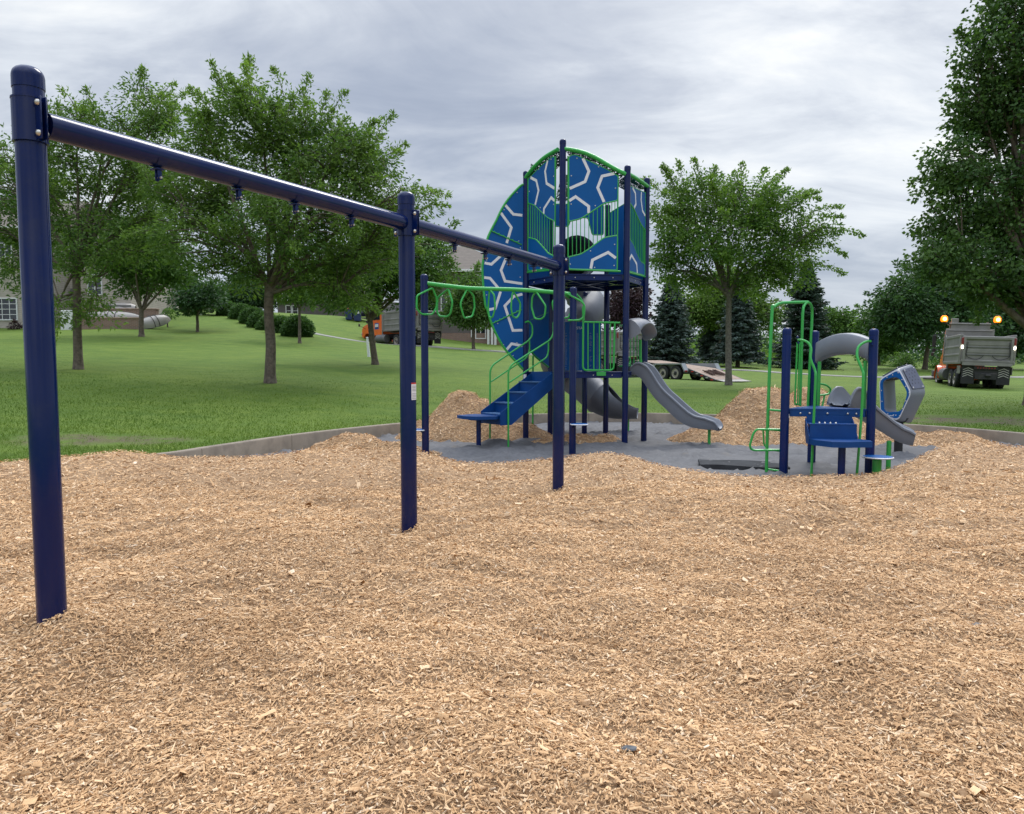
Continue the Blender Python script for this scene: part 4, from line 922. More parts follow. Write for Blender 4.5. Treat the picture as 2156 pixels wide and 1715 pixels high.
# hood + curved slide on the far side
a, b = Vector(v3(Q2)), Vector(v3(Q3)); e = (b - a).normalized(); hood('slide_hood', a + e * .06, b - e * .06, F32[1], 2.02, 1.66, .11, .34, SM, oh=.30)
MB().tube([v3(Q2 + .12 * np.array((e.x, e.y)), 1.7), v3(Q2 + .12 * np.array((e.x, e.y)), 1.0)], .026, 10).tube([v3(Q3 - .14 * np.array((e.x, e.y)), 1.7), v3(Q3 - .14 * np.array((e.x, e.y)), 1.0)], .026, 10).build('hood_support', M['green'], SM)
pp = [(4.98, 11.74, 1.03), (5.12, 11.79, 1.02), (5.26, 11.83, .95), (5.43, 11.84, .83), (5.62, 11.81, .70), (5.8, 11.75, .58), (5.95, 11.68, .50), (6.08, 11.62, .47)]
pth = cat_rom(pp, 6)
sl = chute('curved_slide', pth, lambda f: uprof(.40, float(np.interp(f, [0, .05, .11, .17, .3, .7, .9, 1], [.03, .14, .28, .3, .2, .2, .19, .15]))), None, 'grey', SM)
post(MB(), (5.72, 11.62), .5, .035, -.2, 14).build('slide_leg', M['green'], sl)
# arched ladder on the left side
def cy(k, x, y, Y): return atk(k, x, y, Y)
AL = []
leftp = [cy('C', 328, 1610, 11.6), cy('C', 345, 1000, 11.62), cy('C', 377, 200, 11.7), cy('C', 395, 140, 11.74), cy('C', 445, 106, 11.82), cy('C', 540, 98, 11.95), cy('C', 690, 95, 12.15)]
mb = MB().tube(cat_rom(leftp, 6), .0235, 10)
mb.tube(cat_rom([cy('C', 690, 95, 12.15), cy('C', 660, 120, 12.08), cy('C', 646, 190, 12.02), cy('C', 638, 430, 12.02), cy('C', 622, 1000, 12.02)], 6), .0215, 10)
mb.tube(cat_rom([cy('C', 690, 95, 12.15), cy('C', 718, 125, 12.25), cy('C', 727, 200, 12.3), cy('C', 716, 450, 12.3), cy('C', 690, 1000, 12.3)], 6), .0215, 10)
arch = mb.build('arch_ladder', M['green'], SM)
for y in (1035, 1205, 1380, 1552):
    a = cy('C', 345 - (y - 1000) * .025, y - 4, 11.62); MB().tube([a, (Q1[0], Q1[1], a[2] - .01)], .0165, 8).build('rung', M['green'], arch)
mb = MB(); mb.tube(fillet([cy('C', 478, 1207, 11.45), cy('C', 243, 1203, 11.5), cy('C', 214, 1240, 11.5), cy('C', 184, 1345, 11.5), cy('C', 196, 1378, 11.5), cy('C', 235, 1386, 11.5), cy('C', 475, 1382, 11.45)], .06), .0175, 8)
mb.tube(fillet([cy('C', 300, 1205, 11.75), cy('C', 308, 1340, 11.75), cy('C', 345, 1372, 11.7)], .05), .013, 8); mb.build('side_loop', M['green'], arch)
mb = MB()
for x0, x1 in ((601, 577), (620, 600), (634, 616)): mb.tube([cy('C', x0, 445, 11.95), cy('C', x1, 990, 11.95)], .011, 8)
mb.tube(fillet([cy('C', 598, 445, 11.95), cy('C', 575, 985, 11.95), cy('C', 625, 988, 12.0)], .05), .013, 8); mb.prism([cy('C', 712, 470, 12.33), cy('C', 735, 470, 12.33), cy('C', 712, 990, 12.33), cy('C', 682, 990, 12.33)], (0, 1, 0), .02)
mb.build('guard_bars', M['green'], SM)
mb = MB(); mb.tube(fillet([cy('C', 785, 805, 12.5), cy('C', 850, 815, 12.55), cy('C', 890, 850, 12.6), cy('C', 880, 890, 12.6), cy('C', 840, 902, 12.55), cy('C', 785, 908, 12.5)], .06), .0165, 8)
mb.tube([cy('C', 838, 900, 12.55), cy('C', 816, 1000, 12.5)], .0165, 8); mb.build('grab_loop', M['green'], SM); mb = MB(); mb.tube(fillet([cy('C', 1165, 915, 11.6), cy('C', 1190, 930, 11.6), cy('C', 1175, 1000, 11.6)], .03), .0165, 8); mb.build('grab_loop', M['green'], SM)
mb = MB().grid([[(Q1[0] + .0645 * math.cos(-1.95 + a), Q1[1] + .0645 * math.sin(-1.95 + a), z) for a in (1.1, 1.3, 1.5, 1.7)] for z in (.86, .92)]); mb.build('warning_label', M['white'], SM)
# ============================================================ stepping stool
pc = atk('C', 1300, 1440, 10.95)
ST = thing('stepping_stool', 'round blue topped stepping disc with white rim on a green post beside the small structure', 'stepping stool', (float(pc[0]), float(pc[1]), 0))
post(MB(), (pc[0] - .01, pc[1]), float(pc[2]) - .02, .062, -.2).build('stool_post', M['green'], ST); stepdisc(ST, pc, float(pc[2]), .21, 'seat_disc')
# ============================================================ pentagon pod
PY = 14.3; pb0 = atk('P', 590, 1420, PY); PX = float(pb0[0])
PD = thing('pentagon_pod', 'grey pentagon shaped sitting pod with blue rimmed opening on a black pedestal', 'play pod', (PX, PY, 0))
nf = np.array((-.70, -.71, 0)); nf /= np.linalg.norm(nf); rf = np.array((-nf[1], nf[0], 0)); rf = rf if rf[0] > 0 else -rf
S = (np.array((PX, PY, 0)) + nf * .34, nf)
out0 = [(590, 335), (812, 775), (580, 1275), (262, 1155), (240, 530)]; inn0 = [(572, 480), (750, 770), (632, 1108), (330, 1122), (300, 545)]
O = [Vector(onpl('P', x, y, *S)) for x, y in out0]; I = [Vector(onpl('P', x, y, *S)) for x, y in inn0]
back = Vector(nf) * -.74; cO = sum(O, Vector()) / 5; cI = sum(I, Vector()) / 5
bulge = [cO + (p - cO) * 1.08 + Vector(nf) * -.06 for p in O]; bk0 = [cO + (p - cO) * 1.22 + Vector(nf) * -.62 for p in O]; bkO = [cO + (p - cO) * 1.1 + back for p in O]; bkI = [cI + (p - cI) * 1.2 + back for p in I]
def loop(L, k=5): return fillet(L, .09, k, True)
def loops(Ls, k=5): return [loop(L, k) for L in Ls]
Fo = [p + Vector(nf) * 0 for p in O]
mb = MB().grid(loops([I, O, bulge, bk0, bkO, bkI, [cI + (p - cI) * 1.08 + back * .5 for p in I], I]), closed=True)
body = mb.build('pod_shell', M['grey'], PD, angle=45)
fo = [p + Vector(nf) * .012 for p in O]; io = [p + Vector(nf) * .012 for p in I]; sh = lambda L, c, f, q=0: [c + (p - c) * f + Vector(nf) * q for p in L]
MB().grid(loops([sh(O, cO, 1.015, -.004), sh(O, cO, 1.015, .014), sh(O, cO, .955, .016), sh(I, cI, 1.05, .016)]), closed=True).build('rim_edge', M['white'], PD)
rim = MB().grid(loops([sh(O, cO, .965, .0155), sh(O, cO, .962, .021), sh(I, cI, 1.04, .021), sh(I, cI, 1.02, .005), sh(I, cI, 1.0, -.03)]), closed=True).build('blue_rim', M['panel'], PD)
bl = []
for i in range(5):
    a = (O[i] + I[i]) / 2; b = (O[(i + 1) % 5] + I[(i + 1) % 5]) / 2
    for t in (.0, .35, .68): bl.append((a.lerp(b, t) + Vector(nf) * .021, nf))
bolts(rim, bl, .011, .006)
lg = MB()
for (xa, ya, xb, yb) in ((412, 1178, 424, 1192), (424, 1192, 438, 1180), (438, 1180, 452, 1192), (452, 1192, 470, 1184), (470, 1184, 500, 1190), (528, 1172, 548, 1180), (534, 1184, 546, 1168)):
    lg.strip([onpl('P', xa, ya, *S), onpl('P', xb, yb, *S)], .011, nf, .0235)
lg.build('logo_mark', M['white'], rim)
def perfpan(name, a, b, q0, q1, inset=.13):
    # perforated plate set on the shell between two loops
    A, B, Cc, Dd = bulge[a].lerp(bulge[b], inset), bulge[a].lerp(bulge[b], 1 - inset), bk0[a].lerp(bk0[b], 1 - inset), bk0[a].lerp(bk0[b], inset)
    nrm = (B - A).cross(Dd - A).normalized(); c = (A + B + Cc + Dd) / 4; nrm = nrm if nrm.dot(c - cO) > 0 else -nrm; P = [p + nrm * .012 for p in (A, B, Cc, Dd)]
    hb = MB().prism(P, nrm, .01, 0); rs2 = random.Random(a); r3 = Vector((0, 0, 1)).rotation_difference(nrm).to_matrix()
    for i in range(5):
        for j in range(3):
            u = (i + .8 + rs2.uniform(-.2, .2)) / 6.6; v = (j + .7 + .4 * (i % 2) + rs2.uniform(-.1, .1)) / 4; hb.lathe(P[0].lerp(P[1], u).lerp(P[3].lerp(P[2], u), v) + nrm * .0055, [(rs2.uniform(.012, .019), 0), (.001, .0006)], 8, 1, rot=r3)
    o = hb.build(name, [M['plate'], M['black']], PD)
    bolts(o, [(P[0].lerp(P[1], u).lerp(P[3].lerp(P[2], u), v) + nrm * .005, nrm) for u, v in ((.06, .1), (.94, .1), (.94, .9), (.06, .9))], .016)
perfpan('perforated_plate', 0, 1, .1, .9); perfpan('perforated_plate', 4, 0, .1, .9)
A, B = I[4].lerp(I[0], .12), I[4].lerp(I[0], .9); dpt = Vector(nf) * -.46
nq = (B - A).cross(dpt).normalized(); nq = nq if nq.dot(cI - A) > 0 else -nq; P = [p + nq * .015 + Vector(nf) * -.06 for p in (A, B, B + dpt, A + dpt)]
hb = MB().prism(P, nq, .008, 0); r3 = Vector((0, 0, 1)).rotation_difference(nq).to_matrix()
for i in range(6):
    for j in range(3): hb.lathe(P[0].lerp(P[1], (i + .6) / 6.4).lerp(P[3].lerp(P[2], (i + .6) / 6.4), (j + .6 + .3 * (i % 2)) / 3.8) + nq * .0045, [(.018, 0), (.001, .0006)], 8, 1, rot=r3)
hb.build('perforated_plate', [M['black'], M['hole']], PD)
zb = min(p.z for p in O) - .03
MB().lathe((PX, PY, 0), [(.16, zb + .06), (.11, zb - .02), (.075, zb - .03), (.075, -.1)], 20).build('pedestal', M['black'], PD)
# folded flap of spare fabric
def flap():
    rows = []
    NA, NB = 34, 20
    for i in range(NA):
        u = i / (NA - 1); row = []
        for j in range(NB):
            v = j / (NB - 1); x = 3.0 + 1.35 * u + .15 * v; y = 12.2 + .75 * v - .25 * u
            row.append((x, y, .062 + .008 * math.sin(u * 7 + v * 4) - .02 * u))
        rows.append(row)
    low = [[(p[0], p[1], p[2] - .15) for p in r] for r in rows]; mb = MB().grid(rows).grid([r[::-1] for r in low])
    per = lambda R: [R[i][0] for i in range(NA)] + [R[NA - 1][j] for j in range(1, NB)] + [R[i][NB - 1] for i in range(NA - 2, -1, -1)] + [R[0][j] for j in range(NB - 2, 0, -1)]
    mb.grid([per(rows), per(low)], closed=True)
    tag(mb.build('fabric_flap', M['fabric_d'], angle=60), 'dark folded flap of fabric lying on the grey ground sheet left of the small structure', 'fabric flap')
flap()
# ============================================================ dump trucks (local frame: +Y forward, rear at y = 0)
def wheel(root, x, y, r, w, name='wheel', dual=False):
    s = 1 if x > 0 else -1; rot = Matrix.Rotation(math.pi / 2 * s, 3, 'Y'); h = w / 2
    mb = MB()
    for k in ((-.17, .17) if dual else (0,)):
        mb.lathe((k * s, 0, 0) if not dual else (k, 0, 0), [(r * .58, -h), (r * .88, -h), (r * .97, -h * .8), (r, -h * .5), (r, h * .5), (r * .97, h * .8), (r * .88, h), (r * .58, h)], 28, rot=rot, cap=False)
    wo = mb.build(name, M['black'], root, local=True); wo.location = (x, y, r)
    ox = (.17 * s if dual else 0)
    m2 = MB(); m2.lathe((ox, 0, 0), [(r * .6, -h * .9), (r * .6, h * .97), (r * .54, h * .98), (r * .5, h * .35 if dual else h * .7), (r * .28, h * .3 if dual else h * .75), (r * .2, h * .9), (.001, h * .95)], 24, rot=rot)
    for i in range(8):
        a = i * math.pi / 4; p = Vector((r * .38 * math.cos(a), r * .38 * math.sin(a), h * (.34 if dual else .74))); p = rot @ p; m2.bbox((p.x + ox, p.y, p.z), (.05, .05, .05), .01)
    m2.lathe((ox, 0, 0), [(r * .27, h * .2), (r * .27, h * (.5 if dual else .84)), (r * .16, h * 1.0), (.001, h * 1.02)], 16, 1, rot=rot); m2.build('rim', [M['rim'], M['chassis']], wo, local=True); return wo
def dump_truck(label, p, rz, group):
    T = thing('dump_truck', label, 'dump truck', p, rz, group)
    def B(mb, n, m, par=T, **k):
        mb.v = [(a, b, c if c < .6 else .6 + (c - .6) * 1.2) for a, b, c in mb.v]      # tall ride height
        return mb.build(n, M[m] if isinstance(m, str) else [M[q] for q in m], par, local=True, **k)
    mb = MB()
    for s in (-1, 1): mb.box((.43 * s, 4.3, .93), (.09, 8.2, .26))
    for y in (.35, 2.2, 4.4, 6.2): mb.box((0, y, .93), (.8, .1, .2))
    mb.box((0, 1.7, .62), (1.7, .14, .14)); mb.box((0, 3.0, .62), (1.7, .14, .14)); mb.box((0, 7.3, .6), (1.8, .14, .14)); mb.box((0, 6.9, .95), (.7, 2.2, .5))
    mb.box((0, .12, .82), (1.1, .05, .36)); B(mb, 'chassis', 'chassis')
    # box body, hollow with ribs
    mb = MB(); zf, zt = 1.25, 2.42; W = 1.22
    mb.box((0, 2.5, zf), (2 * W, 4.75, .09))
    for s in (-1, 1):
        mb.prism([(W * s, .1, zf + .04), (W * s, 4.86, zf + .04), (W * s, 4.86, zt + .22), (W * s, 4.2, zt), (W * s, .1, zt)], (1, 0, 0), .05)
        mb.bbox((W * s, 2.2, zt + .03), (.13, 4.2, .14), .02); mb.bbox((W * s, 2.4, zf + .02), (.12, 4.7, .14), .02)
        for y in (.16, 4.75): mb.bbox((W * s + .03 * s, y, (zf + zt) / 2), (.1, .14, zt - zf - .06), .02)
        for z in (1.62, 1.98): mb.bbox((W * s + .03 * s, 2.45, z), (.05, 4.4, .1), .02)
    mb.bbox((0, 4.86, (zf + 2.75) / 2 + .1), (2 * W + .04, .06, 2.75 - zf + .2), .01)
    mb.prism([(-1.0, 4.88, 2.72), (1.0, 4.88, 2.72), (1.0, 4.88, 3.2), (-1.0, 4.88, 3.2)], (0, 1, 0), .05)
    mb.bbox((0, 5.4, 3.18), (2.02, 1.1, .05), .01); mb.bbox((0, 4.84, 3.19), (2.06, .1, .08), .02); mb.bbox((0, 4.82, 2.86), (2.3, .05, .07), .02); mb.bbox((-.82, 4.85, 3.32), (.38, .06, .24), .02)
    body = B(mb, 'dump_body', 'silver')
    mb = MB(); mb.bbox((0, .07, 1.86), (2.2, .05, 1.02), .01)
    for z, h in ((2.36, .15), (1.34, .12)): mb.bbox((0, .02, z), (2.42, .12, h), .03)
    for s in (-1, 1): mb.bbox((1.1 * s, .02, 1.85), (.15, .13, 1.06), .03)
    for z in (1.62, 1.95): mb.bbox((0, .03, z), (2.02, .05, .05), .01, 1)
    for z in (1.78, 2.12): mb.bbox((0, .035, z), (2.0, .025, .16), .01, 0)
    tg = B(mb, 'tailgate', ('silver', 'silver_d'))
    for s in (-1, 1):
        c = cat_rom([(.95 * s, -.03, 2.18), (.97 * s, -.05, 1.9), (.99 * s, -.05, 1.58), (.75 * s, -.06, 1.45), (.5 * s, -.06, 1.42), (.3 * s, -.05, 1.5), (.2 * s, -.04, 1.6)], 4); B(MB().tube(c, .018, 6), 'chain', 'chassis', tg)
        B(MB().bbox((1.2 * s, -.02, 1.95), (.09, .07, .15), .02), 'strobe_light', 'strobe', tg); B(MB().bbox((1.2 * s, -.03, 2.22), (.11, .07, .3), .02), 'marker_light', 'red', tg)
    B(MB().box((0, -.045, 1.22), (2.3, .06, .14)), 'rear_sill', 'silver')
    for s in (-1, 1):
        mb = MB(); mb.bbox((.82 * s, .12, .72), (.62, .025, .88), .008, 0)
        for k in range(4):
            z = .72 + .1 * k; mb.strip([(.82 * s - .24, .1, z - .07), (.82 * s, .1, z + .02), (.82 * s + .24, .1, z - .07)], .028, (0, -1, 0), .012, 1)
        B(mb, 'mud_flap', ('black', 'reflw'))
        mb = MB(); P = []
        for y in np.linspace(.9, 4.0, 17): P.append([(.72 * s, y, 1.12 - .0 * y), (1.2 * s, y, 1.14)])
        mb.grid(P).grid([[(q[0], q[1], q[2] - .02) for q in r][::-1] for r in P]); mb.bbox((1.2 * s, .5, .95), (.03, .8, .35), .01); B(mb, 'mud_guard', 'silver')
        for y in (1.7, 3.0): wheel(T, .86 * s, y, .52, .28, dual=True)
        wheel(T, 1.0 * s, 7.35, .52, .3)
        mb = MB(); pts = []
        for k in range(9):
            a = math.pi * k / 8; pts.append([(.78 * s, 7.35 + .68 * math.cos(a), .5 + .68 * math.sin(a)), (1.2 * s, 7.35 + .68 * math.cos(a), .5 + .66 * math.sin(a))])
        mb.grid(pts).grid([[(q[0] * .995, q[1], q[2] - .025) for q in r][::-1] for r in pts]); B(mb, 'fender', 'orange')
        rotc = Matrix.Rotation(math.pi / 2, 3, 'X'); mb = MB(); mb.lathe((1.0 * s, 5.9, .72), [(.001, -.1), (.28, -.1), (.3, -.08), (.3, 1.28), (.28, 1.3), (.001, 1.3)], 20, rot=rotc); B(mb, 'fuel_tank', 'silver_d', smooth=True)
        mb = MB()
        for z in (.42, .78): mb.bbox((1.12 * s, 6.2, z), (.28, .9, .04), .01)
        B(mb, 'cab_step', 'silver')
        mb = MB(); mb.tube([(1.05 * s, 6.75, 2.75), (1.52 * s, 6.85, 2.7)], .018, 6); mb.tube([(1.05 * s, 6.85, 1.9), (1.52 * s, 6.85, 2.0)], .018, 6); mb.bbox((1.52 * s, 6.83, 2.38), (.2, .08, .62), .02); mb.bbox((1.5 * s, 6.83, 1.92), (.2, .09, .2), .03); B(mb, 'side_mirror', 'chassis')
        mb = MB(); mb.tube([(.8 * s, 8.3, 1.5), (1.3 * s, 8.45, 1.72)], .016, 6, 0); mb.bbox((1.32 * s, 8.45, 1.75), (.16, .08, .2), .03, 0); B(mb, 'hood_mirror', 'chassis')
        bc = B(MB().tube([(1.0 * s, 5.0, 3.14), (1.32 * s, 5.0, 3.2), (1.36 * s, 5.0, 3.26)], .02, 6).lathe((1.36 * s, 5, 3.27), [(.08, 0), (.08, .03)], 12), 'beacon_bracket', 'chassis')
        bl_ = B(MB().lathe((1.36 * s, 5.0, 3.3), [(.15, -.02), (.2, .06), (.18, .2), (.1, .28), (.001, .29)], 14), 'beacon_lamp', 'amber', bc)
        B(MB().lathe((1.36 * s, 4.8, 3.40), [(.001, -.08), (.08, -.05), (.1, 0), (.08, .07), (.001, .1)], 10), 'beacon_bulb', 'bulb', bl_)
        B(MB().bbox((.7 * s, 8.93, 1.15), (.3, .05, .2), .03), 'headlight', 'reflw')
    mb = MB(); mb.bbox((0, .05, 1.05), (1.15, .06, .14), .01, 0)
    for k in range(-3, 4): mb.bbox((k * .13, .015, 1.05), (.08, .03, .07), .01, 1)
    mb.bbox((0, .05, .68), (1.0, .08, .3), .02, 0); mb.bbox((.1, -.02, .72), (.26, .16, .1), .03, 0)
    B(mb, 'tail_light_bar', ('chassis', 'red'))
    # cab
    mb = MB(); sec = [(5.45, 1.0), (5.45, 2.75), (5.55, 2.95), (6.7, 2.98), (6.95, 2.8), (7.25, 1.95), (7.25, 1.0)]
    mb.prism([(0, y, z) for y, z in sec], (1, 0, 0), 1.9)
    hd = [(7.2, 1.0), (7.2, 1.92), (8.2, 1.8), (8.75, 1.66), (8.93, 1.45), (8.95, .85), (7.9, .85)]
    mb.prism([(0, y, z) for y, z in hd], (1, 0, 0), 1.55); cab = B(mb, 'cab', 'orange', angle=25)
    for s in (-1, 1):
        x = .955 * s; mb = MB(); mb.prism([(x, 5.75, 2.05), (x, 5.75, 2.7), (x, 6.7, 2.74), (x, 6.98, 2.05)], (1, 0, 0), .02); B(mb, 'side_window', 'glass', cab)
        mb = MB(); mb.bbox((.955 * s, 6.25, 1.62), (.012, .62, .42), .004, 0); mb.bbox((.962 * s, 6.25, 1.66), (.01, .5, .2), .003, 1); mb.bbox((.966 * s, 6.2, 1.52), (.01, .34, .05), .003, 2); B(mb, 'door_emblem', ('panel', 'trim', 'chassis'), cab)
        B(MB().tube([(.95 * s, 5.36, 1.0), (.95 * s, 5.36, 3.3)], .06, 10), 'exhaust_stack', 'silver', cab)
    B(MB().prism([(0, 6.72, 2.82), (0, 6.93, 2.72), (0, 7.24, 1.98), (0, 7.20, 1.98)], (1, 0, 0), 1.9), 'windscreen', 'glass', cab)
    B(MB().prism([(-.8, 5.44, 2.1), (.8, 5.44, 2.1), (.8, 5.44, 2.7), (-.8, 5.44, 2.7)], (0, 1, 0), .02), 'rear_window', 'glass', cab)
    mb = MB(); mb.bbox((0, 9.05, .72), (2.35, .22, .34), .04); B(mb, 'front_bumper', 'silver_d'); mb = MB(); mb.bbox((-.25, 9.35, .42), (2.7, .5, .16), .04); mb.box((.5, 9.1, .5), (.12, .5, .3)); mb.box((-.5, 9.1, .5), (.12, .5, .3)); B(mb, 'plow_hitch', 'silver_d')
    return T
GT = 'municipal dump trucks parked on the grass'
c = at(2073, 818, 40.6); T1 = dump_truck('grey bodied dump truck seen from behind with amber beacons lit under the right hand trees', (float(c[0]), float(c[1]), float(c[2]) - .08), -R_(20), GT); T1.rotation_euler = (0, R_(2.2), -R_(20))
c = at(905, 731, 60); T2 = copy_tree(T1); T2['label'] = 'orange cabbed dump truck side on behind the leaning young tree and swing post'; T2.location = (float(c[0]), float(c[1]), G(c[0], c[1]) - .05); T2.rotation_euler = (0, 0, R_(41))
T3 = copy_tree(T1); T3['label'] = 'dump truck hitched to the flatbed trailer, mostly hidden behind the play tower'
az = R_(33); tail = at(1543, 808, 42.0); fw = np.array((-math.sin(az), math.cos(az), 0)); q = tail + fw * 8.2; T3.location = (float(q[0]), float(q[1]), G(q[0], q[1])); T3.rotation_euler = (0, 0, az)
def drop_children(o, names):
    for ch in list(o.children):
        if ch.name.split('.')[0] in names:
            for c2 in list(ch.children): bpy.data.objects.remove(c2)
            bpy.data.objects.remove(ch)
        else: drop_children(ch, names)
drop_children(T3, ('beacon_lamp', 'strobe_light')); drop_children(T2, ('strobe_light', 'beacon_lamp'))
# ============================================================ flatbed trailer
TR = thing('flatbed_trailer', 'low flatbed equipment trailer with worn plank deck sloping to the grass', 'trailer', (float(tail[0]), float(tail[1]), G(tail[0], tail[1])), az)
B = lambda mb, n, m, par=TR, **k: mb.build(n, M[m] if isinstance(m, str) else [M[q] for q in m], par, local=True, **k)
W = 1.05; dz = .74; zf_ = 1.22; zd = lambda y: float(np.interp(y, [.2, 2.3, 6.8], [.11, dz, zf_])); mb = MB()
for i in range(9):
    x = -W + 2 * W * (i + .5) / 9; w = 2 * W / 9 - .012
    for y0, y1 in ((.25, 2.3), (2.3, 4.4), (4.405, 6.7)): mb.prism([(x - w / 2, y0, zd(y0)), (x + w / 2, y0, zd(y0)), (x + w / 2, y1, zd(y1)), (x - w / 2, y1, zd(y1))], (0, -(zd(y1) - zd(y0)) / (y1 - y0), 1), .045)
B(mb, 'plank_deck', 'deckwood')
mb = MB(); mb.prism([(-W - .05, -.35, .03), (W + .05, -.35, .03), (W, .3, .13), (-W, .3, .13)], (0, -.1, 1), .03); B(mb, 'tail_ramp', 'silver')
mb = MB()
for s in (-1, 1): mb.prism([((W + .06) * s, .2, .02), ((W + .06) * s, .2, .13), ((W + .06) * s, 2.3, dz + .02), ((W + .06) * s, 6.75, zf_ + .01), ((W + .06) * s, 6.75, zf_ - .2), ((W + .06) * s, 2.4, dz - .2)], (1, 0, 0), .09)
for s in (-.5, .5): mb.box((s, 5.2, .5), (.1, 4.6, .16))
mb.prism([(-.9, 7.3, .5), (.9, 7.3, .5), (.1, 8.4, .55), (-.1, 8.4, .55)], UPZ, .14); mb.box((0, 2.95, .47), (2.3, .1, .1)); mb.box((0, 3.95, .47), (2.3, .1, .1)); mb.bbox((0, 7.2, .75), (2.1, .2, .4), .03); B(mb, 'frame', 'chassis')
for s in (-1, 1):
    mb = MB()
    for k in range(12):
        y = 2.5 + .36 * k; mb.bbox(((W + .115) * s, y, zd(y) - .1), (.012, .17, .07), .004, k % 2)
    for k in range(5): mb.bbox(((W + .115) * s, .45 + .36 * k, zd(.45 + .36 * k) - .06), (.012, .18, .06), .004, k % 2)
    B(mb, 'reflector_strip', ('reflector', 'reflw'))
    for y in (2.95, 3.95): wheel(TR, (W + .26) * s, y, .46, .24)
    mb = MB(); sec = [(2.15, .62), (2.42, 1.03), (4.5, 1.03), (4.78, .62)]
    mb.grid([[((W + .11) * s, y, z) for y, z in sec], [((W + .44) * s, y, z) for y, z in sec]]).grid([[((W + .11) * s, y, z - .03) for y, z in sec][::-1], [((W + .44) * s, y, z - .03) for y, z in sec][::-1]])
    mb.prism([((W + .44) * s, y, z) for y, z in sec] + [((W + .44) * s, y * .97 + .1, z - .07) for y, z in sec[::-1]], (1, 0, 0), .02); mb.prism([((W + .12) * s, y, z) for y, z in sec] + [((W + .12) * s, 4.7, .5), ((W + .12) * s, 2.2, .5)], (1, 0, 0), .02); B(mb, 'wheel_fender', 'fender')
    B(MB().bbox(((W + .38) * s, 2.1, .58), (.2, .05, .12), .02), 'tail_light', 'red')
ch = thing('chain', 'rusty chain heaped on the sloping trailer deck', 'chain', tuple(TR.location), az); rs = random.Random(3); mb = MB(); pts = []
for i in range(26):
    y = 1.15 + .35 * math.sin(i * 1.9) + rs.uniform(-.12, .12); pts.append((-.2 + .5 * math.sin(i * .8) + rs.uniform(-.1, .1), y, .12 + (y - .25) * .338 + .055 + rs.uniform(0, .05)))
mb.tube(cat_rom(pts, 3), .03, 5); mb.build('chain_links', M['rust'], ch, local=True)
# ============================================================ cars and bins
def car(label, p, rz, group=None):
    T = thing('parked_car', label, 'car', p, rz, group); B = lambda mb, n, m, par=T, **k: mb.build(n, M[m], par, local=True, **k)
    prof = [(-2.25, .35), (-2.3, .7), (-2.2, .98), (-1.2, 1.06), (-.75, 1.5), (-.3, 1.6), (.9, 1.6), (1.6, 1.52), (2.1, 1.05), (2.28, .9), (2.25, .4)]
    rows = []
    for x, k in ((-.9, .97), (-.86, 1), (.86, 1), (.9, .97)): rows.append([(x * (1 if z < 1.1 else .84), y * k, z * k + (1 - k) * .6) for y, z in prof])
    mb = MB().grid(rows, closed=True); n = len(prof); o = len(mb.v); mb.f += [tuple(range(n)), tuple(range(o - n, o))[::-1]]; mb.m += [0, 0]; body = B(mb, 'body', 'carblack', angle=30)
    for s in (-1, 1):
        mb = MB(); mb.prism([(.80 * s, -.95, 1.1), (.74 * s, -.62, 1.47), (.74 * s, 1.35, 1.5), (.80 * s, 1.75, 1.1)], (1, 0, .2), .04); B(mb, 'side_window', 'glass', body)
        for y in (-1.4, 1.4): wheel(T, .8 * s, y, .34, .22)
        B(MB().bbox((.66 * s, 2.24, .85), (.3, .08, .14), .03), 'tail_light', 'red', body); B(MB().bbox((.66 * s, -2.27, .76), (.32, .08, .13), .03), 'headlight', 'reflw', body)
    return T
c = at(775, 668, 79); z = G(c[0], c[1]); c1 = at(775, 667, 79); car('black car parked on the drive beside the blue bins under the big tree', (float(c[0]), float(c[1]), z + .02), R_(82), 'cars parked by the far houses')
c = at(432, 663, 72); car('dark car half hidden behind the grass bank crest by the round dark tree', (float(c[0]), float(c[1]), G(c[0], c[1]) + .05), R_(70), 'cars parked by the far houses')
for i, (x, l) in enumerate(((883, 'blue wheeled bin with an orange lid standing nearer the parked car'), (900, 'blue wheeled bin with a pale sticker nearer the leaning young tree'))):
    x = (742 - 6, 753)[i]; p = at(x, 669, 77); z = G(p[0], p[1]); W_ = thing('wheeled_bin', l, 'bin', (float(p[0]), float(p[1]), z), .1 * i, 'blue bins by the drive')
    B = lambda mb, n, m, par=W_, **k: mb.build(n, M[m], par, local=True, **k)
    B(MB().box((0, 0, .55), (.62, .7, 1.0), taper=1.12), 'bin_body', 'binblue'); B(MB().bbox((0, .02, 1.1), (.72, .82, .1), .04), 'lid', 'orange' if i == 0 else 'binblue')
    for s in (-1, 1): B(MB().lathe((.3 * s, .38, .13), [(.13, -.03), (.13, .03)], 14, rot=Matrix.Rotation(math.pi / 2, 3, 'Y')), 'wheel', 'black')
    if i: B(MB().box((.1, -.4, .85), (.2, .02, .2)), 'sticker', 'trim')
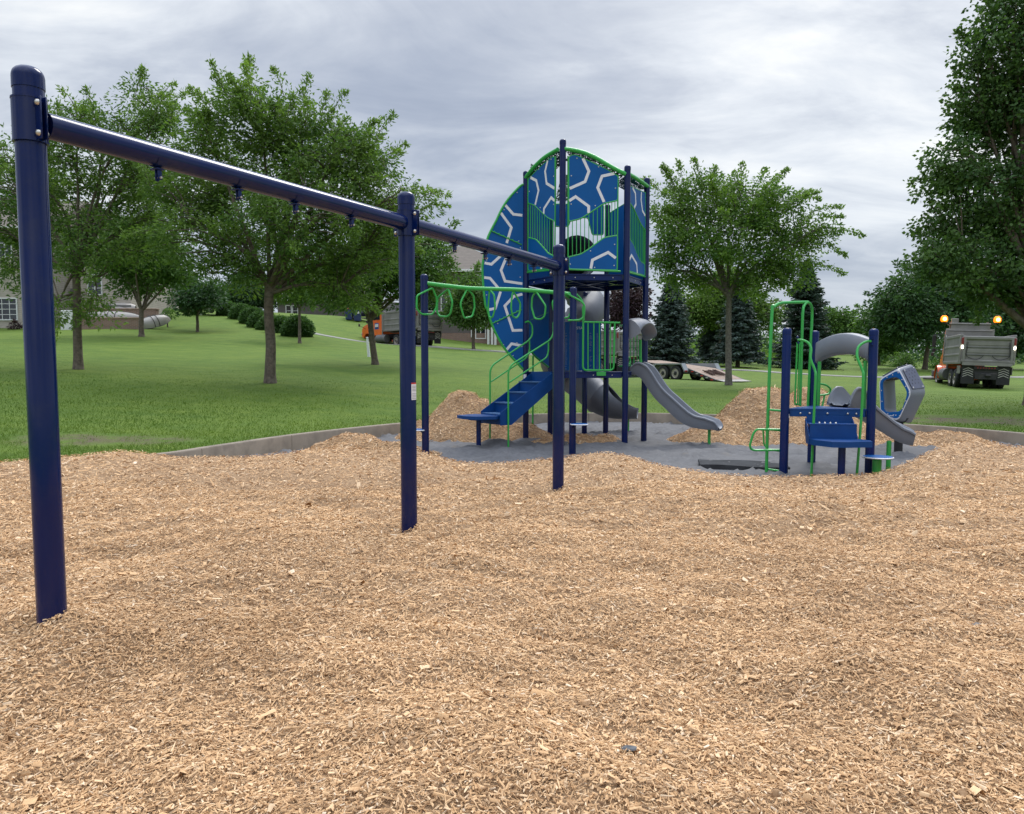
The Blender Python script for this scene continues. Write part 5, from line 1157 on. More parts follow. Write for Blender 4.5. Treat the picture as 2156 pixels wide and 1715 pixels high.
# ============================================================ houses, walls, boats
def window(parent, c, w, h, cols=2, rows=3, u=(1, 0, 0), n=(0, -1, 0), mat='trim'):
    u, n = Vector(u), Vector(n); c = Vector(c); mb = MB(); rot = Matrix((u, n, Vector((0, 0, 1)))).transposed()
    for s in (-1, 1): mb.bbox(c + u * s * (w / 2) + n * .03, (.09, .1, h + .09), .008, rot=rot); mb.bbox(c + Vector((0, 0, s * h / 2)) + n * .033, (w + .1, .1, .09), .008, rot=rot)
    for k in range(1, cols): mb.box(c + u * (w * (k / cols - .5)) + n * .02, (.045 if cols != 2 or k != 1 else .08, .05, h), rot=rot)
    for k in range(1, rows): mb.box(c + Vector((0, 0, h * (k / rows - .5))) + n * .018, (w, .05, .04), rot=rot)
    f = mb.build('window', M[mat], parent); MB().box(c + n * .006, (w, .03, h), rot=rot).build('pane', M['glass'], f); return f
def gable(parent, x0, x1, y0, y1, zb, ze, zr, wall, roof, axis='x', ov=.4):
    mb = MB(); mb.box(((x0 + x1) / 2, (y0 + y1) / 2, (zb + ze) / 2), (x1 - x0, y1 - y0, ze - zb))
    if axis == 'x':
        ym = (y0 + y1) / 2
        for x in (x0 + .01, x1 - .01): mb.prism([(x, y0, ze), (x, y1, ze), (x, ym, zr)], (1, 0, 0), .02)
        R = [[(x, y0 - ov, ze - ov * (zr - ze) / (ym - y0)), (x, ym, zr), (x, y1 + ov, ze - ov * (zr - ze) / (ym - y0))] for x in (x0 - ov, x1 + ov)]
    else:
        xm = (x0 + x1) / 2
        for y in (y0 + .01, y1 - .01): mb.prism([(x0, y, ze), (x1, y, ze), (xm, y, zr)], (0, 1, 0), .02)
        R = [[(x0 - ov, y, ze - ov * (zr - ze) / (xm - x0)), (xm, y, zr), (x1 + ov, y, ze - ov * (zr - ze) / (xm - x0))] for y in (y0 - ov, y1 + ov)]
    w = mb.build('wall', M[wall], parent, smooth=False)
    rb = MB(); up = lambda r, d: [(p[0], p[1], p[2] + d) for p in r]
    rb.grid([up(R[0], .16), up(R[1], .16)]).grid([R[0][::-1], R[1][::-1]]); rb.grid([[R[0][0], up(R[0], .16)[0]], [R[1][0], up(R[1], .16)[0]]]).grid([[R[0][2], up(R[0], .16)[2]], [R[1][2], up(R[1], .16)[2]]])
    for r in R: rb.add(r + up(r, .16)[::-1], [(0, 1, 4, 5), (1, 2, 3, 4)])
    ro = rb.build('roof', M[roof], parent, smooth=False)
    if axis == 'x': MB().bbox(((x0 + x1) / 2, y0 - ov - .05, R[0][0][2] + .06), (x1 - x0 + 2 * ov, .13, .14), .02).build('gutter', M['trim'], ro)
    return w
# left beige house
c = at(130, 692, 60); z0 = float(c[2]) - .4; xr = float(at(258, 690, 61)[0])
H = thing('house', 'tall beige sided house at the left edge with white framed grid windows', 'house', (xr - 7, 64, z0)); gable(H, xr - 19, xr - 4.9, 60, 70, z0, z0 + 8.2, z0 + 11, 'siding', 'shingle')
gable(H, xr - 4.9, xr, 62.5, 69, z0, z0 + 7.6, z0 + 10, 'siding', 'shingle', 'y')
wp = at(3, 645 , 59.9); window(H, (float(at(5, 651.5, 60)[0]), 60, float(at(5, 651.5, 60)[2])), 2.3, 1.65, 4, 4)
for x, z in ((10, 520), (62, 520), (160, 520), (200, 600)):
    yy_ = 60 if x < 150 else (60 if at(x, z, 60)[0] < xr - 4.9 else 62.5); q = at(x, z, yy_); window(H, (float(q[0]), yy_, float(q[2])), 1.1, 1.6, 2, 3)
q = at(152, 660, 62.4); MB().bbox((xr - 4.82, 59.9, z0 + 4), (.12, .12, 8), .02).build('corner_trim', M['trim'], H); MB().bbox((xr - 4.5, 62.4, z0 + 1.9), (.5, .2, 3.6), .02).build('meter_box', M['silver_d'], H)
# garage house on the upper terrace
q0, q1 = at(205, 655, 76), at(308, 655, 76); zt_ = float(at(250, 650, 76)[2]) - 1.5
H2 = thing('house', 'beige house with a row of small garage door windows behind the brick terrace wall', 'house', (float(q0[0]), 80, zt_)); gable(H2, float(q0[0]), float(q1[0]), 76, 84, zt_, float(at(250, 606, 76)[2]), float(at(250, 560, 80)[2]), 'siding', 'shingle')
g0, g1 = at(230, 612, 75.9), at(284, 648, 75.9); mb = MB(); gx = (g0[0] + g1[0]) / 2; gw = g1[0] - g0[0]; mb.bbox((gx, 75.95, (g0[2] + g1[2]) / 2), (gw, .08, g0[2] - g1[2]), .01); gd = mb.build('garage_door', M['siding2'], H2)
for k in range(4):
    zc = float(g0[2]) - .45; window(H2, (float(g0[0] + gw * (k + .5) / 4), 75.9, zc), gw / 5.2, .55, 2, 2)
q0, q1 = at(304, 660, 82), at(372, 660, 82); zt_ = float(at(330, 662, 82)[2]) - 1
H3 = thing('house', 'small pale gabled house with a white corner board half hidden behind the dark round tree', 'house', (float(q0[0]), 86, zt_)); gable(H3, float(q0[0]), float(q1[0]), 82, 90, zt_, float(at(330, 614, 82)[2]), float(at(330, 585, 86)[2]), 'siding2', 'shingle')
MB().bbox((float(at(331, 640, 82)[0]), 81.95, (zt_ + float(at(330, 614, 82)[2])) / 2), (.35, .1, float(at(330, 616, 82)[2]) - zt_), .02).build('corner_trim', M['trim'], H3)
# house behind the parked car
q0, q1 = at(585, 668, 88), at(770, 668, 88); zt_ = float(at(680, 672, 88)[2]) - .5
H4 = thing('house', 'low grey brown house behind the black car and blue bins', 'house', (float(q0[0]), 92, zt_)); gable(H4, float(q0[0]), float(q1[0]), 88, 98, zt_, float(at(680, 630, 88)[2]), float(at(680, 585, 93)[2]), 'taupe', 'shingle')
for x in (608, 622): q = at(x, 655, 88); window(H4, (float(q[0]), 88, float(q[2])), .6, 1.2, 1, 2)
# dark two storey house by the tower
q0, q1 = at(918, 720, 75), at(1092, 720, 75); zt_ = float(at(1000, 720, 75)[2]) - .6; ze_ = float(at(1000, 572, 75)[2]); zr_ = float(at(970, 519, 80)[2])
H5 = thing('house', 'dark taupe two storey house with brown shingle hip roof and white gutter behind the tower', 'house', (float(q0[0]) + 3, 80, zt_))
x0, x1 = float(q0[0]), float(q1[0]); MB().box(((x0 + x1) / 2, 80, (zt_ + ze_) / 2), (x1 - x0, 10, ze_ - zt_)).build('wall', M['taupe'], H5, smooth=False)
xa = float(at(969, 519, 80)[0]); ov = .5; P0 = [(x0 - ov, 75 - ov, ze_), (x1 + ov, 75 - ov, ze_), (x1 + ov, 85 + ov, ze_), (x0 - ov, 85 + ov, ze_)]; a_, b_ = (xa - .6, 80, zr_), (xa + .6, 80, zr_)
rb = MB().add(P0 + [a_, b_], [(0, 1, 5, 4), (1, 2, 5), (2, 3, 4, 5), (3, 0, 4), (3, 2, 1, 0)]); ro = rb.build('roof', M['shingle'], H5, smooth=False)
MB().bbox(((x0 + x1) / 2, 75 - ov - .06, ze_ + .02), (x1 - x0 + 2 * ov, .14, .24), .02).build('gutter', M['trim'], ro)
zb_ = float(at(1000, 702, 75)[2]); MB().box(((x0 + x1) / 2, 74.95, (zt_ + zb_) / 2), (x1 - x0 + .06, .12, zb_ - zt_)).build('brick_base', M['brickw'], H5, smooth=False)
mb = MB()
for x in (993.5,): q = at(x, 690, 74.8); mb.bbox((float(q[0]), 74.84, (float(at(x, 655, 75)[2]) + zt_) / 2 + .6), (.18, .14, float(at(x, 655, 75)[2]) - zt_ - .8), .02)
q = at(1010, 580, 74.9); mb.tube([(float(q[0]) - .9, 74.6, ze_), (float(q[0]), 74.7, ze_ - .5), (float(q[0]) + .05, 74.85, ze_ - 1.0)], .08, 8); mb.build('downspout', M['trim'], H5)
q = at(1012, 697, 75); window(H5, (float(q[0]), 74.95, float(q[2])), .95, 1.5, 2, 1); q = at(940, 640, 75); window(H5, (float(q[0]), 75, float(q[2])), 1.0, 1.5, 2, 2)
mb = MB()
for x in (1028, 1036, 1043): q = at(x, 700, 74.3); mb.bbox((float(q[0]), 74.3, (zt_ + float(at(x, 678, 74)[2])) / 2), (.22, .22, float(at(x, 678, 74)[2]) - zt_), .02)
mb.build('porch_post', M['trim'], H5)
# brick terrace walls
def bwall(name, label, xa, xb, yt, Y, th, parent=None):
    a, b, t = at(xa, yt, Y), at(xb, yt, Y), float(at(xa, yt, Y)[2]); zb = min(G(a[0], Y), G(b[0], Y)) - 1.2
    W_ = thing(name, label, 'brick wall', (float(a[0]), Y, zb)); MB().box(((a[0] + b[0]) / 2, Y, (t + zb) / 2), (b[0] - a[0], th, t - zb)).build('brickwork', M['brickw'], W_, smooth=False)
    MB().bbox(((a[0] + b[0]) / 2, Y, t + .05), (b[0] - a[0] + .1, th + .08, .1), .02).build('coping', M['brickc'], W_); return W_
bwall('terrace_wall', 'lower red brick terrace wall below the long pale canoe', 149, 296, 672, 57.2, .5); bwall('terrace_wall', 'upper red brick terrace wall behind the long pale canoe', 176, 331, 653, 61, .5)
p = at(144, 680, 57.1); MB_ = MB().bbox((0, 0, 0), (.9, .5, 2.0), .03); tag(MB_.build('utility_box', M['trim']), 'white upright utility box at the left end of the lower brick wall', 'utility box').location = (float(p[0]), 57.1, float(p[2]) - .1)
def canoe(label, p, L, w, h, rot):
    rows = []
    for i in range(25):
        u = i / 24 * 2 - 1; k = max(.02, 1 - abs(u) ** 2.4); rise = .10 * abs(u) ** 3; rows.append([(u * L / 2, w / 2 * k * math.cos(a), rise + h * (k ** .6) * math.sin(a)) for a in np.linspace(0, math.pi, 11)])
    T = thing('canoe', label, 'canoe', p, 0, 'canoes stored by the brick wall'); T.rotation_euler = rot
    o = MB().grid(rows).grid([[(a * .98, b * .96, c - .02) for a, b, c in r][::-1] for r in rows]).build('hull', M['canoe'], T, local=True, angle=60)
    MB().tube([r[0] for r in rows], .025, 6).tube([r[-1] for r in rows], .025, 6).build('gunwale', M['silver_d'], T, local=True); MB().tube([(-L * .47, 0, h * .38)] + [(u * L / 2, 0, h * (max(.02, 1 - abs(u) ** 2.4)) ** .6 + .10 * abs(u) ** 3 + .012) for u in np.linspace(-.9, .9, 12)] + [(L * .47, 0, h * .38)], .015, 5).build('keel', M['silver_d'], T, local=True)
    mb = MB()
    for u in (-.1, .15): mb.tube([(u * L / 2, w / 2 * 1.03 * math.cos(a), h * 1.03 * math.sin(a) + .01) for a in np.linspace(0, math.pi, 12)], .022, 6)
    mb.build('tie_strap', M['chassis'], T, local=True); return T
p = at(238, 671.5, 58.3); canoe('long pale canoe lying upturned along the lower brick wall', (float(p[0]), 58.3, float(p[2])), 4.4, 1.0, .55, (0, R_(2), R_(2)))
p = at(317, 679, 58); canoe('shorter upturned cream canoe leaning end on beside the thin tree at the wall end', (float(p[0]), 58.4, float(p[2]) - .2), 2.9, 1.15, .72, (R_(14), R_(-16), R_(52)))
p0_, p1_ = at(228, 638, 62.5), at(286, 649, 62.5); F_ = thing('boat_cover', 'pale boat hull under a white cover behind the upper brick wall', 'boat', (float(p0_[0]), 62.5, float(p1_[2])))
canoe_rows = MB().grid([[(p0_[0] + (p1_[0] - p0_[0]) * i / 12, 62.5 + .9 * math.cos(a) * max(.15, 1 - abs(i / 6 - 1) ** 3), p1_[2] - .3 + (.3 + (p0_[2] - p1_[2])) * math.sin(a) * max(.55, 1 - .3 * abs(i / 6 - 1) ** 3)) for a in np.linspace(0, math.pi, 9)] for i in range(13)]); canoe_rows.build('cover', M['canoe'], F_)
mb = MB().bbox(((p0_[0] + p1_[0]) / 2, 61.75, p1_[2] + .1), (p1_[0] - p0_[0], .04, .16), .01); mb.build('rub_rail', M['silver_d'], F_)
# white marker pipe
p = at(777, 742, 44); z = G(p[0], p[1]); PI_ = thing('marker_pipe', 'white plastic marker pipe standing in the lawn left of the leaning young tree', 'marker pipe', (float(p[0]), float(p[1]), z))
t_ = at(773, 712, 44); MB().tube([(p[0], p[1], z - .1), (t_[0], 44, t_[2])], [.09, .06], 10).build('pipe', M['white'], PI_); MB().lathe((t_[0], 44, t_[2] - .03), [(.075, 0), (.075, .06), (.001, .08)], 10).build('pipe_cap', M['white'], PI_)
# ============================================================ trees
L_ = {'locust': leafmat('locust_leaves', (.040, .105, .026), (.225, .34, .08), .5), 'maple': leafmat('maple_leaves', (.027, .076, .022), (.115, .20, .05), .38),
      'elm': leafmat('elm_leaves', (.042, .115, .022), (.21, .33, .066), .46), 'dark': leafmat('dark_green_leaves', (.022, .065, .022), (.08, .155, .05), .35),
      'mid': leafmat('mid_green_leaves', (.036, .098, .022), (.15, .255, .06), .42), 'purple': leafmat('purple_leaves', (.028, .016, .02), (.08, .042, .05), .28),
      'spruce': leafmat('blue_spruce_needles', (.028, .052, .042), (.105, .15, .125), .14), 'spruce2': leafmat('green_spruce_needles', (.018, .043, .028), (.065, .11, .07), .12), 'hedge': leafmat('hedge_leaves', (.03, .085, .02), (.11, .2, .05), .32)}
def unit(n, rng): v = rng.normal(size=(n, 3)); return v / np.linalg.norm(v, axis=1)[:, None]
def leaf_quads(P, T, L, W, rng):
    n = len(P); T = T / (np.linalg.norm(T, axis=1)[:, None] + 1e-9); s = np.cross(T, unit(n, rng)); s /= np.linalg.norm(s, axis=1)[:, None] + 1e-9
    L = L[:, None]; W = W[:, None]; V = np.stack([P, P + T * L * .45 + s * W * .5, P + T * L, P + T * L * .45 - s * W * .5], 1)
    return V.reshape(-1, 3)
def make_crown(name, parent, V, tint, mat):
    return npobj(name, V, np.arange(len(V)).reshape(-1, 4), mat, parent, tint=tint)
def tree(label, base, Y, tr, fork, lobes, mat, leaf=(.18, .06), nl=70, cr=.5, dens=1.0, group=None, bark='bark', droop=.35, seed=0, sprays=(), auto=.25, name='tree', twigs=True, thin=0.0, cat='tree', stem='trunk', depth=1.0):
    rng = np.random.default_rng(seed + 100); rs = random.Random(seed)
    b = at(base[0], base[1], Y); bz = G(b[0], Y); root = thing(name, label, cat, (float(b[0]), float(Y), bz), 0, group); ppm = F_PX / Y
    LB = []
    for l in lobes:
        x, y, rx, ry = l[:4]; off = l[4] if len(l) > 4 else rng.uniform(-.8, .8) * rx / ppm * depth
        c = at(x, y, Y); c = c + np.array((0, off, 0)); c[0] *= (Y + off) / Y; LB.append((c, np.array((rx / ppm, (rx * .55 + ry * .45) / ppm * depth, ry / ppm))))
    # cluster centres
    C = []; 
    for c, r in LB:
        k = max(3, int(dens * (r[0] * r[1] * r[2]) ** .72 * 16)); d = unit(k, rng); C.append(c + d * r * (.3 + .7 * rng.random(k) ** .5)[:, None])
    C = np.concatenate(C); C = C[C[:, 2] > bz + (.5 if cat == 'tree' else .08)]
    # skeleton
    fp = np.array(at(fork[0], fork[1], Y)); tb = np.array((b[0], Y, bz)); mb = MB(); pts = []; rad = []
    wob = lambda s: np.array((rs.uniform(-s, s), rs.uniform(-s, s), 0))
    tk = [tb - np.array((0, 0, .3)), tb + np.array((0, 0, .02)), tb + (fp - tb) * .12 , tb + (fp - tb) * .4 + wob(tr * .15), tb + (fp - tb) * .7 + wob(tr * .15), fp]
    trr = [tr * 1.45, tr * 1.3, tr * 1.06, tr * .95, tr * .9, tr * .85]; cp = cat_rom(tk, 4); rr = np.interp(np.linspace(0, 5, len(cp)), range(6), trr)
    mb.tube(cp, list(rr), 10); S = []
    for c, r in LB:
        end = c + np.array((0, 0, r[2] * .55)) + wob(r[0] * .3); mid = fp + (end - fp) * .45; mid[:2] = fp[:2] + (end[:2] - fp[:2]) * .38; mid = mid + wob(.25 * r[0] + .1); m2 = (mid + end) / 2 + wob(.15 * r[0])
        q = cat_rom([fp - np.array((0, 0, tr * rs.uniform(0, 2) if cat == 'tree' else .04)), mid, m2, end], 6); r0 = tr * rs.uniform(.42, .62); qr = [max(.012, r0 * (1 - .85 * i / (len(q) - 1))) for i in range(len(q))]
        mb.tube(q, qr, 6); S += [(np.array(p), qq) for p, qq in zip(q[3:], qr[3:])]
    SP = np.array([s[0] for s in S]) if S else fp[None]
    if twigs:
        for c in C:
            d = np.linalg.norm(SP - c, axis=1) + np.where(SP[:, 2] > c[2] - .1, 1.5, 0); i = int(np.argmin(d)); a = SP[i]; m = (a + c) / 2 + np.array((0, 0, .12 * np.linalg.norm(c - a)))
            w = min(.03, .012 + .012 * np.linalg.norm(c - a)) * max(1, Y / 40); mb.tube([a, m, c], [w, w * .7, w * .4], 4, cap=False)
    # leaves
    n = rng.poisson(nl, len(C)); idx = np.repeat(np.arange(len(C)), n); g = rng.normal(size=(len(idx), 3)); g *= (np.minimum(1.6, np.linalg.norm(g, axis=1)) / (np.linalg.norm(g, axis=1) + 1e-9))[:, None]
    crs = cr * rng.uniform(.6, 1.35, len(C)); P = C[idx] + g * np.array((1, 1, .62)) * crs[idx][:, None] * .62
    P[:, 2] -= (g[:, 0] ** 2 + g[:, 1] ** 2) * droop * .22 * crs[idx]
    T = g * np.array((1, 1, .5)) + unit(len(idx), rng) * .7 - np.array((0, 0, droop)); ct = rng.uniform(.0, .66, len(C)) ** 1.15; ti = ct[idx] + rng.uniform(0, .4, len(idx))
    Ll = leaf[0] * rng.uniform(.6, 1.35, len(idx)); Ww = leaf[1] * rng.uniform(.7, 1.3, len(idx)); VV = [leaf_quads(P, T, Ll, Ww, rng)]; TT = [ti]
    # sprays: leafy shoots beyond the crown
    sp = [(at(x0, y0, Y), at(x1, y1, Y)) for x0, y0, x1, y1 in sprays]; cc = np.mean([c for c, r in LB], 0)
    for c in C:
        o = c - cc
        if rs.random() < auto and (o[2] > 0 or rs.random() < .35):
            dr = o / (np.linalg.norm(o) + 1e-6) * np.array((1, 1, .9)) + np.array((0, 0, .35)) + rng.normal(0, .3, 3); sp.append((c, c + dr / np.linalg.norm(dr) * cr * rs.uniform(1.1, 2.3)))
    for a, e in sp:
        a, e = np.array(a, float), np.array(e, float); D = e - a; Ls = np.linalg.norm(D); m = (a + e) / 2 + np.array((0, 0, .10 * Ls)); e2 = e - np.array((0, 0, .06 * Ls)); cv = cat_rom([a, m, e2], 5); w = .008 * max(1, Y / 25); mb.tube(cv, [w * 1.5 * (1 - .6 * i / (len(cv) - 1)) for i in range(len(cv))], 4, cap=False)
        k = max(10, int(Ls / cr * nl * .7)); t = rng.random(k) ** .8; ci = np.minimum((t * (len(cv) - 1)).astype(int), len(cv) - 2); f = t * (len(cv) - 1) - ci; cva = np.array([tuple(p) for p in cv]); Pp = cva[ci] * (1 - f)[:, None] + cva[ci + 1] * f[:, None]
        spread = (1 - t * .75)[:, None] * cr * .35; Pp = Pp + rng.normal(size=(k, 3)) * spread * np.array((1, 1, .7)); T2 = D / Ls * .7 + unit(k, rng) * .8 - np.array((0, 0, droop * .7))
        VV.append(leaf_quads(Pp, T2, leaf[0] * rng.uniform(.6, 1.2, k), leaf[1] * rng.uniform(.7, 1.2, k), rng)); TT.append(np.clip(rs.uniform(.35, .7) + rng.uniform(0, .4, k), 0, 1))
    mb.build(stem, M[bark], root, angle=60); V = np.concatenate(VV); make_crown('crown' if cat == 'tree' else 'foliage', root, V, np.clip(np.concatenate(TT), 0, 1), L_[mat]); return root
NL = []
GL = 'deciduous trees on the lawn'
tree('feathery light green tree behind the nearest swing post at the left edge', (165, 778), 28.7, .155, (160, 560), [(60, 345, 90, 80), (165, 308, 90, 76), (255, 285, 78, 66), (325, 228, 54, 58), (20, 450, 90, 85), (120, 440, 90, 80), (240, 390, 90, 80), (330, 330, 70, 80), (60, 560, 70, 55), (200, 520, 85, 70), (300, 480, 80, 70), (190, 635, 45, 40), (130, 650, 32, 28)],
     'locust', (.165, .058), 92, .54, 1.08, GL, seed=1, auto=.35)
tree('largest feathery green tree standing in front of the hedge beside the middle swing post', (569, 807), 26.5, .175, (567, 600), [(525, 258, 72, 72), (640, 272, 80, 66), (745, 325, 70, 70), (440, 300, 62, 68), (560, 330, 110, 80), (680, 380, 105, 85), (400, 390, 85, 80), (800, 400, 75, 80), (500, 440, 110, 80), (860, 430, 42, 50), (620, 480, 120, 80), (420, 500, 85, 70), (740, 490, 110, 80), (500, 560, 80, 55), (650, 575, 100, 55), (790, 540, 70, 55), (720, 620, 60, 35)],
     'locust', (.17, .058), 96, .53, 1.22, GL, seed=2, auto=.35, sprays=[(520, 200, 522, 125), (600, 210, 575, 140), (640, 215, 650, 158), (700, 240, 728, 190), (790, 300, 828, 235), (810, 330, 845, 318), (860, 420, 915, 400)])
tree('young tree with a slightly leaning trunk in front of the orange cabbed truck', (790, 768), 37, .15, (778, 665), [(790, 560, 80, 60), (715, 590, 70, 55), (860, 550, 70, 60), (800, 500, 85, 50), (905, 545, 45, 55), (735, 612, 48, 25), (845, 615, 55, 28), (900, 592, 30, 26)], 'mid', (.2, .085), 90, .7, 1.2, GL, seed=3)
tree('dense dark green tree growing by the end of the brick terrace wall', (298, 709), 50, .16, (298, 650), [(300, 570, 54, 44), (250, 540, 46, 42), (350, 550, 48, 42), (300, 510, 66, 46), (365, 580, 32, 26), (262, 578, 26, 24)], 'mid', (.26, .11), 70, .85, 1.1, GL, seed=4)
tree('slim young tree directly in front of the last hedge shrub', (631, 723), 52, .10, (630, 650), [(630, 602, 38, 34), (600, 595, 28, 26), (655, 612, 28, 24)], 'mid', (.26, .11), 60, .8, 1.1, GL, seed=5)
tree('small round dark tree on the crest of the grass bank', (416, 701), 58, .11, (415, 655), [(415, 612, 38, 36), (392, 630, 26, 24), (437, 628, 24, 26)], 'dark', (.28, .13), 70, .85, 1.3, GL, seed=6, auto=.1)
tree('small bushy green tree in front of the dark taupe house', (997, 737), 60, .13, (996, 692), [(993, 640, 42, 42), (970, 655, 26, 28), (1018, 655, 28, 34), (990, 605, 28, 24)], 'mid', (.28, .13), 75, .85, 1.3, GL, seed=7, auto=.1)
tree('bright green vase shaped tree with arching branches between the tower and the small structure', (1534, 812), 34, .135, (1535, 620), [(1425, 440, 45, 60), (1490, 425, 60, 62), (1570, 430, 60, 55), (1630, 450, 55, 48), (1440, 520, 58, 50), (1530, 510, 80, 60), (1620, 525, 70, 50), (1690, 505, 52, 32), (1400, 560, 28, 40), (1460, 590, 55, 38), (1590, 590, 65, 34), (1660, 575, 55, 28), (1730, 490, 36, 18)],
     'elm', (.15, .075), 95, .55, 1.35, GL, bark='bark2', seed=8, auto=.3, droop=.25, sprays=[(1425, 420, 1395, 345), (1440, 400, 1428, 338), (1480, 400, 1461, 332), (1500, 390, 1505, 350), (1560, 410, 1562, 342), (1590, 410, 1612, 352), (1600, 430, 1658, 352), (1640, 440, 1708, 398), (1680, 470, 1772, 430), (1690, 480, 1778, 452), (1720, 500, 1820, 491), (1700, 515, 1783, 535), (1680, 560, 1778, 573), (1660, 430, 1725, 415)])
tree('rounded mid green tree standing among the spruces behind the vase shaped tree', (1516, 764), 72, .16, (1518, 690), [(1500, 640, 48, 40), (1560, 645, 48, 40), (1605, 660, 38, 34), (1455, 655, 34, 32), (1530, 600, 52, 36)], 'locust', (.34, .16), 60, 1.0, 1.1, GL, seed=9, auto=.1)
tree('purple leaved tree seen between the tower posts', (1318, 770), 68, .14, (1318, 700), [(1312, 640, 32, 36), (1338, 625, 24, 30), (1300, 665, 22, 24), (1330, 668, 22, 22)], 'purple', (.3, .15), 60, .9, 1.3, GL, seed=10, auto=.1)
tree('tallest dark broad leaved tree rising out of the frame at the right edge', (2172, 852), 24, .21, (2178, 690), [(2115, 40, 44, 58), (2085, 112, 50, 54), (2060, 235, 34, 50), (2070, 190, 55, 55), (2085, 265, 62, 55), (2022, 348, 62, 46), (1985, 415, 56, 48), (1985, 480, 62, 46), (2060, 420, 85, 70), (2145, 140, 75, 90), (2145, 310, 100, 100), (2140, 480, 100, 90), (2030, 560, 88, 52), (2120, 590, 95, 48), (2230, 240, 95, 130), (2230, 460, 100, 110), (2190, 20, 70, 90), (2180, 615, 80, 30), (2060, 605, 58, 30), (1950, 540, 34, 30)],
     'maple', (.128, .098), 102, .57, 1.38, GL, seed=11, auto=.14, droop=.5)
GR = 'trees along the far side of the park'
tree('tall green tree with a leaning trunk left of the beacon lit dump truck', (1947, 777), 65, .2, (1955, 715), [(1900, 645, 52, 42), (1960, 600, 60, 52), (1868, 675, 38, 36), (1930, 685, 60, 34), (2012, 650, 52, 44), (1990, 560, 42, 44)], 'dark', (.32, .17), 70, 1.05, 1.1, GR, seed=12, auto=.12)
tree('smaller pale green tree at the left end of the right hand tree row', (1850, 772), 90, .17, (1850, 725), [(1845, 690, 34, 30), (1828, 720, 24, 26), (1872, 655, 26, 28), (1870, 715, 28, 26)], 'mid', (.4, .2), 55, 1.1, 1.1, GR, seed=13, auto=.12)
tree('broad dark tree directly behind the beacon lit dump truck', (2112, 786), 76, .2, (2110, 720), [(2100, 680, 62, 48), (2050, 700, 44, 36), (2150, 690, 52, 46), (2110, 630, 60, 40), (2190, 660, 50, 60), (2080, 735, 40, 22)], 'dark', (.36, .19), 65, 1.15, 1.0, GR, seed=14, auto=.12)
tree('distant round tree on the skyline right of the dark spruce', (1770, 757), 130, .2, (1770, 720), [(1768, 675, 24, 24), (1785, 690, 18, 20), (1750, 695, 18, 18)], 'mid', (.6, .3), 50, 1.4, 1.0, GR, seed=15, auto=.1)
GB = 'trees behind the far houses'
for i, (x, y, Y, lb, mt, lab) in enumerate(((520, 655, 96, [(520, 610, 40, 34), (485, 625, 28, 26), (552, 620, 28, 26)], 'dark', 'dark tree on the skyline behind the hedge row'), (690, 650, 104, [(690, 590, 48, 40), (650, 610, 34, 30), (735, 605, 34, 30)], 'dark', 'dark tree behind the low house with the bins'),
                                         (905, 700, 92, [(905, 620, 40, 40), (880, 650, 30, 32), (925, 645, 26, 34)], 'dark', 'dark tree at the left end of the taupe house'), (60, 650, 95, [(60, 470, 60, 50), (110, 500, 50, 50), (10, 500, 50, 50)], 'mid', 'tree behind the roof of the tall beige house'))):
    tree(lab, (x, y), Y, .18, (x, y - 30), lb, mt, (.42, .2), 60, 1.15, 1.0, GB, seed=20 + i, auto=.12)
# --- hedge of clipped shrubs and foundation plants
GH = 'clipped hedge shrubs on the grass bank'
hs = [(482, 655, 72, 20, 'farthest rounded hedge shrub at the top of the grass bank'), (509, 661, 69, 21, 'second hedge shrub from the top of the bank'), (532, 669, 66, 22, 'third hedge shrub down the bank'), (550, 680, 63, 23, 'middle hedge shrub behind the big tree trunk'),
      (568, 687, 61, 22, 'hedge shrub hidden behind the big tree trunk'), (590, 690, 58, 24, 'hedge shrub just right of the big tree trunk'), (626, 692, 55.5, 28, 'nearest and largest rounded hedge shrub at the foot of the bank')]
for i, (x, y, Y, r, l) in enumerate(hs):
    tree(l, (x, y + r * .8), Y, .06, (x, y + r * .5), [(x, y, r * .92, r * .84, 0), (x - r * .25, y + r * .25, r * .65, r * .62, -.2), (x + r * .3, y + r * .25, r * .65, r * .62, .1)], 'hedge', (.13, .09), 85, .30, 60, GH, seed=40 + i, auto=0, name='hedge_shrub', cat='shrub', stem='stem', twigs=False)
for x, y, Y, r, l, sd in ((352, 655, 61, 10, 'low green plant beside the upper brick wall', 50), (32, 690, 59, 7, 'small brown shrub against the beige house wall', 51), (1900, 765, 75, 22, 'pale shrub under the trees left of the dump truck', 52), (1965, 770, 72, 16, 'yellow green shrub beside the leaning tree trunk', 53)):
    tree(l, (x, y + r), Y, .05, (x, y + r * .5), [(x, y, r, r * .8, 0), (x + r * .5, y + r * .2, r * .6, r * .6, 0)], 'mid' if sd != 51 else 'purple', (.22, .1), 50, .5, 2, 'garden shrubs', seed=sd, auto=.2, name='garden_shrub', cat='shrub', stem='stem', twigs=False)
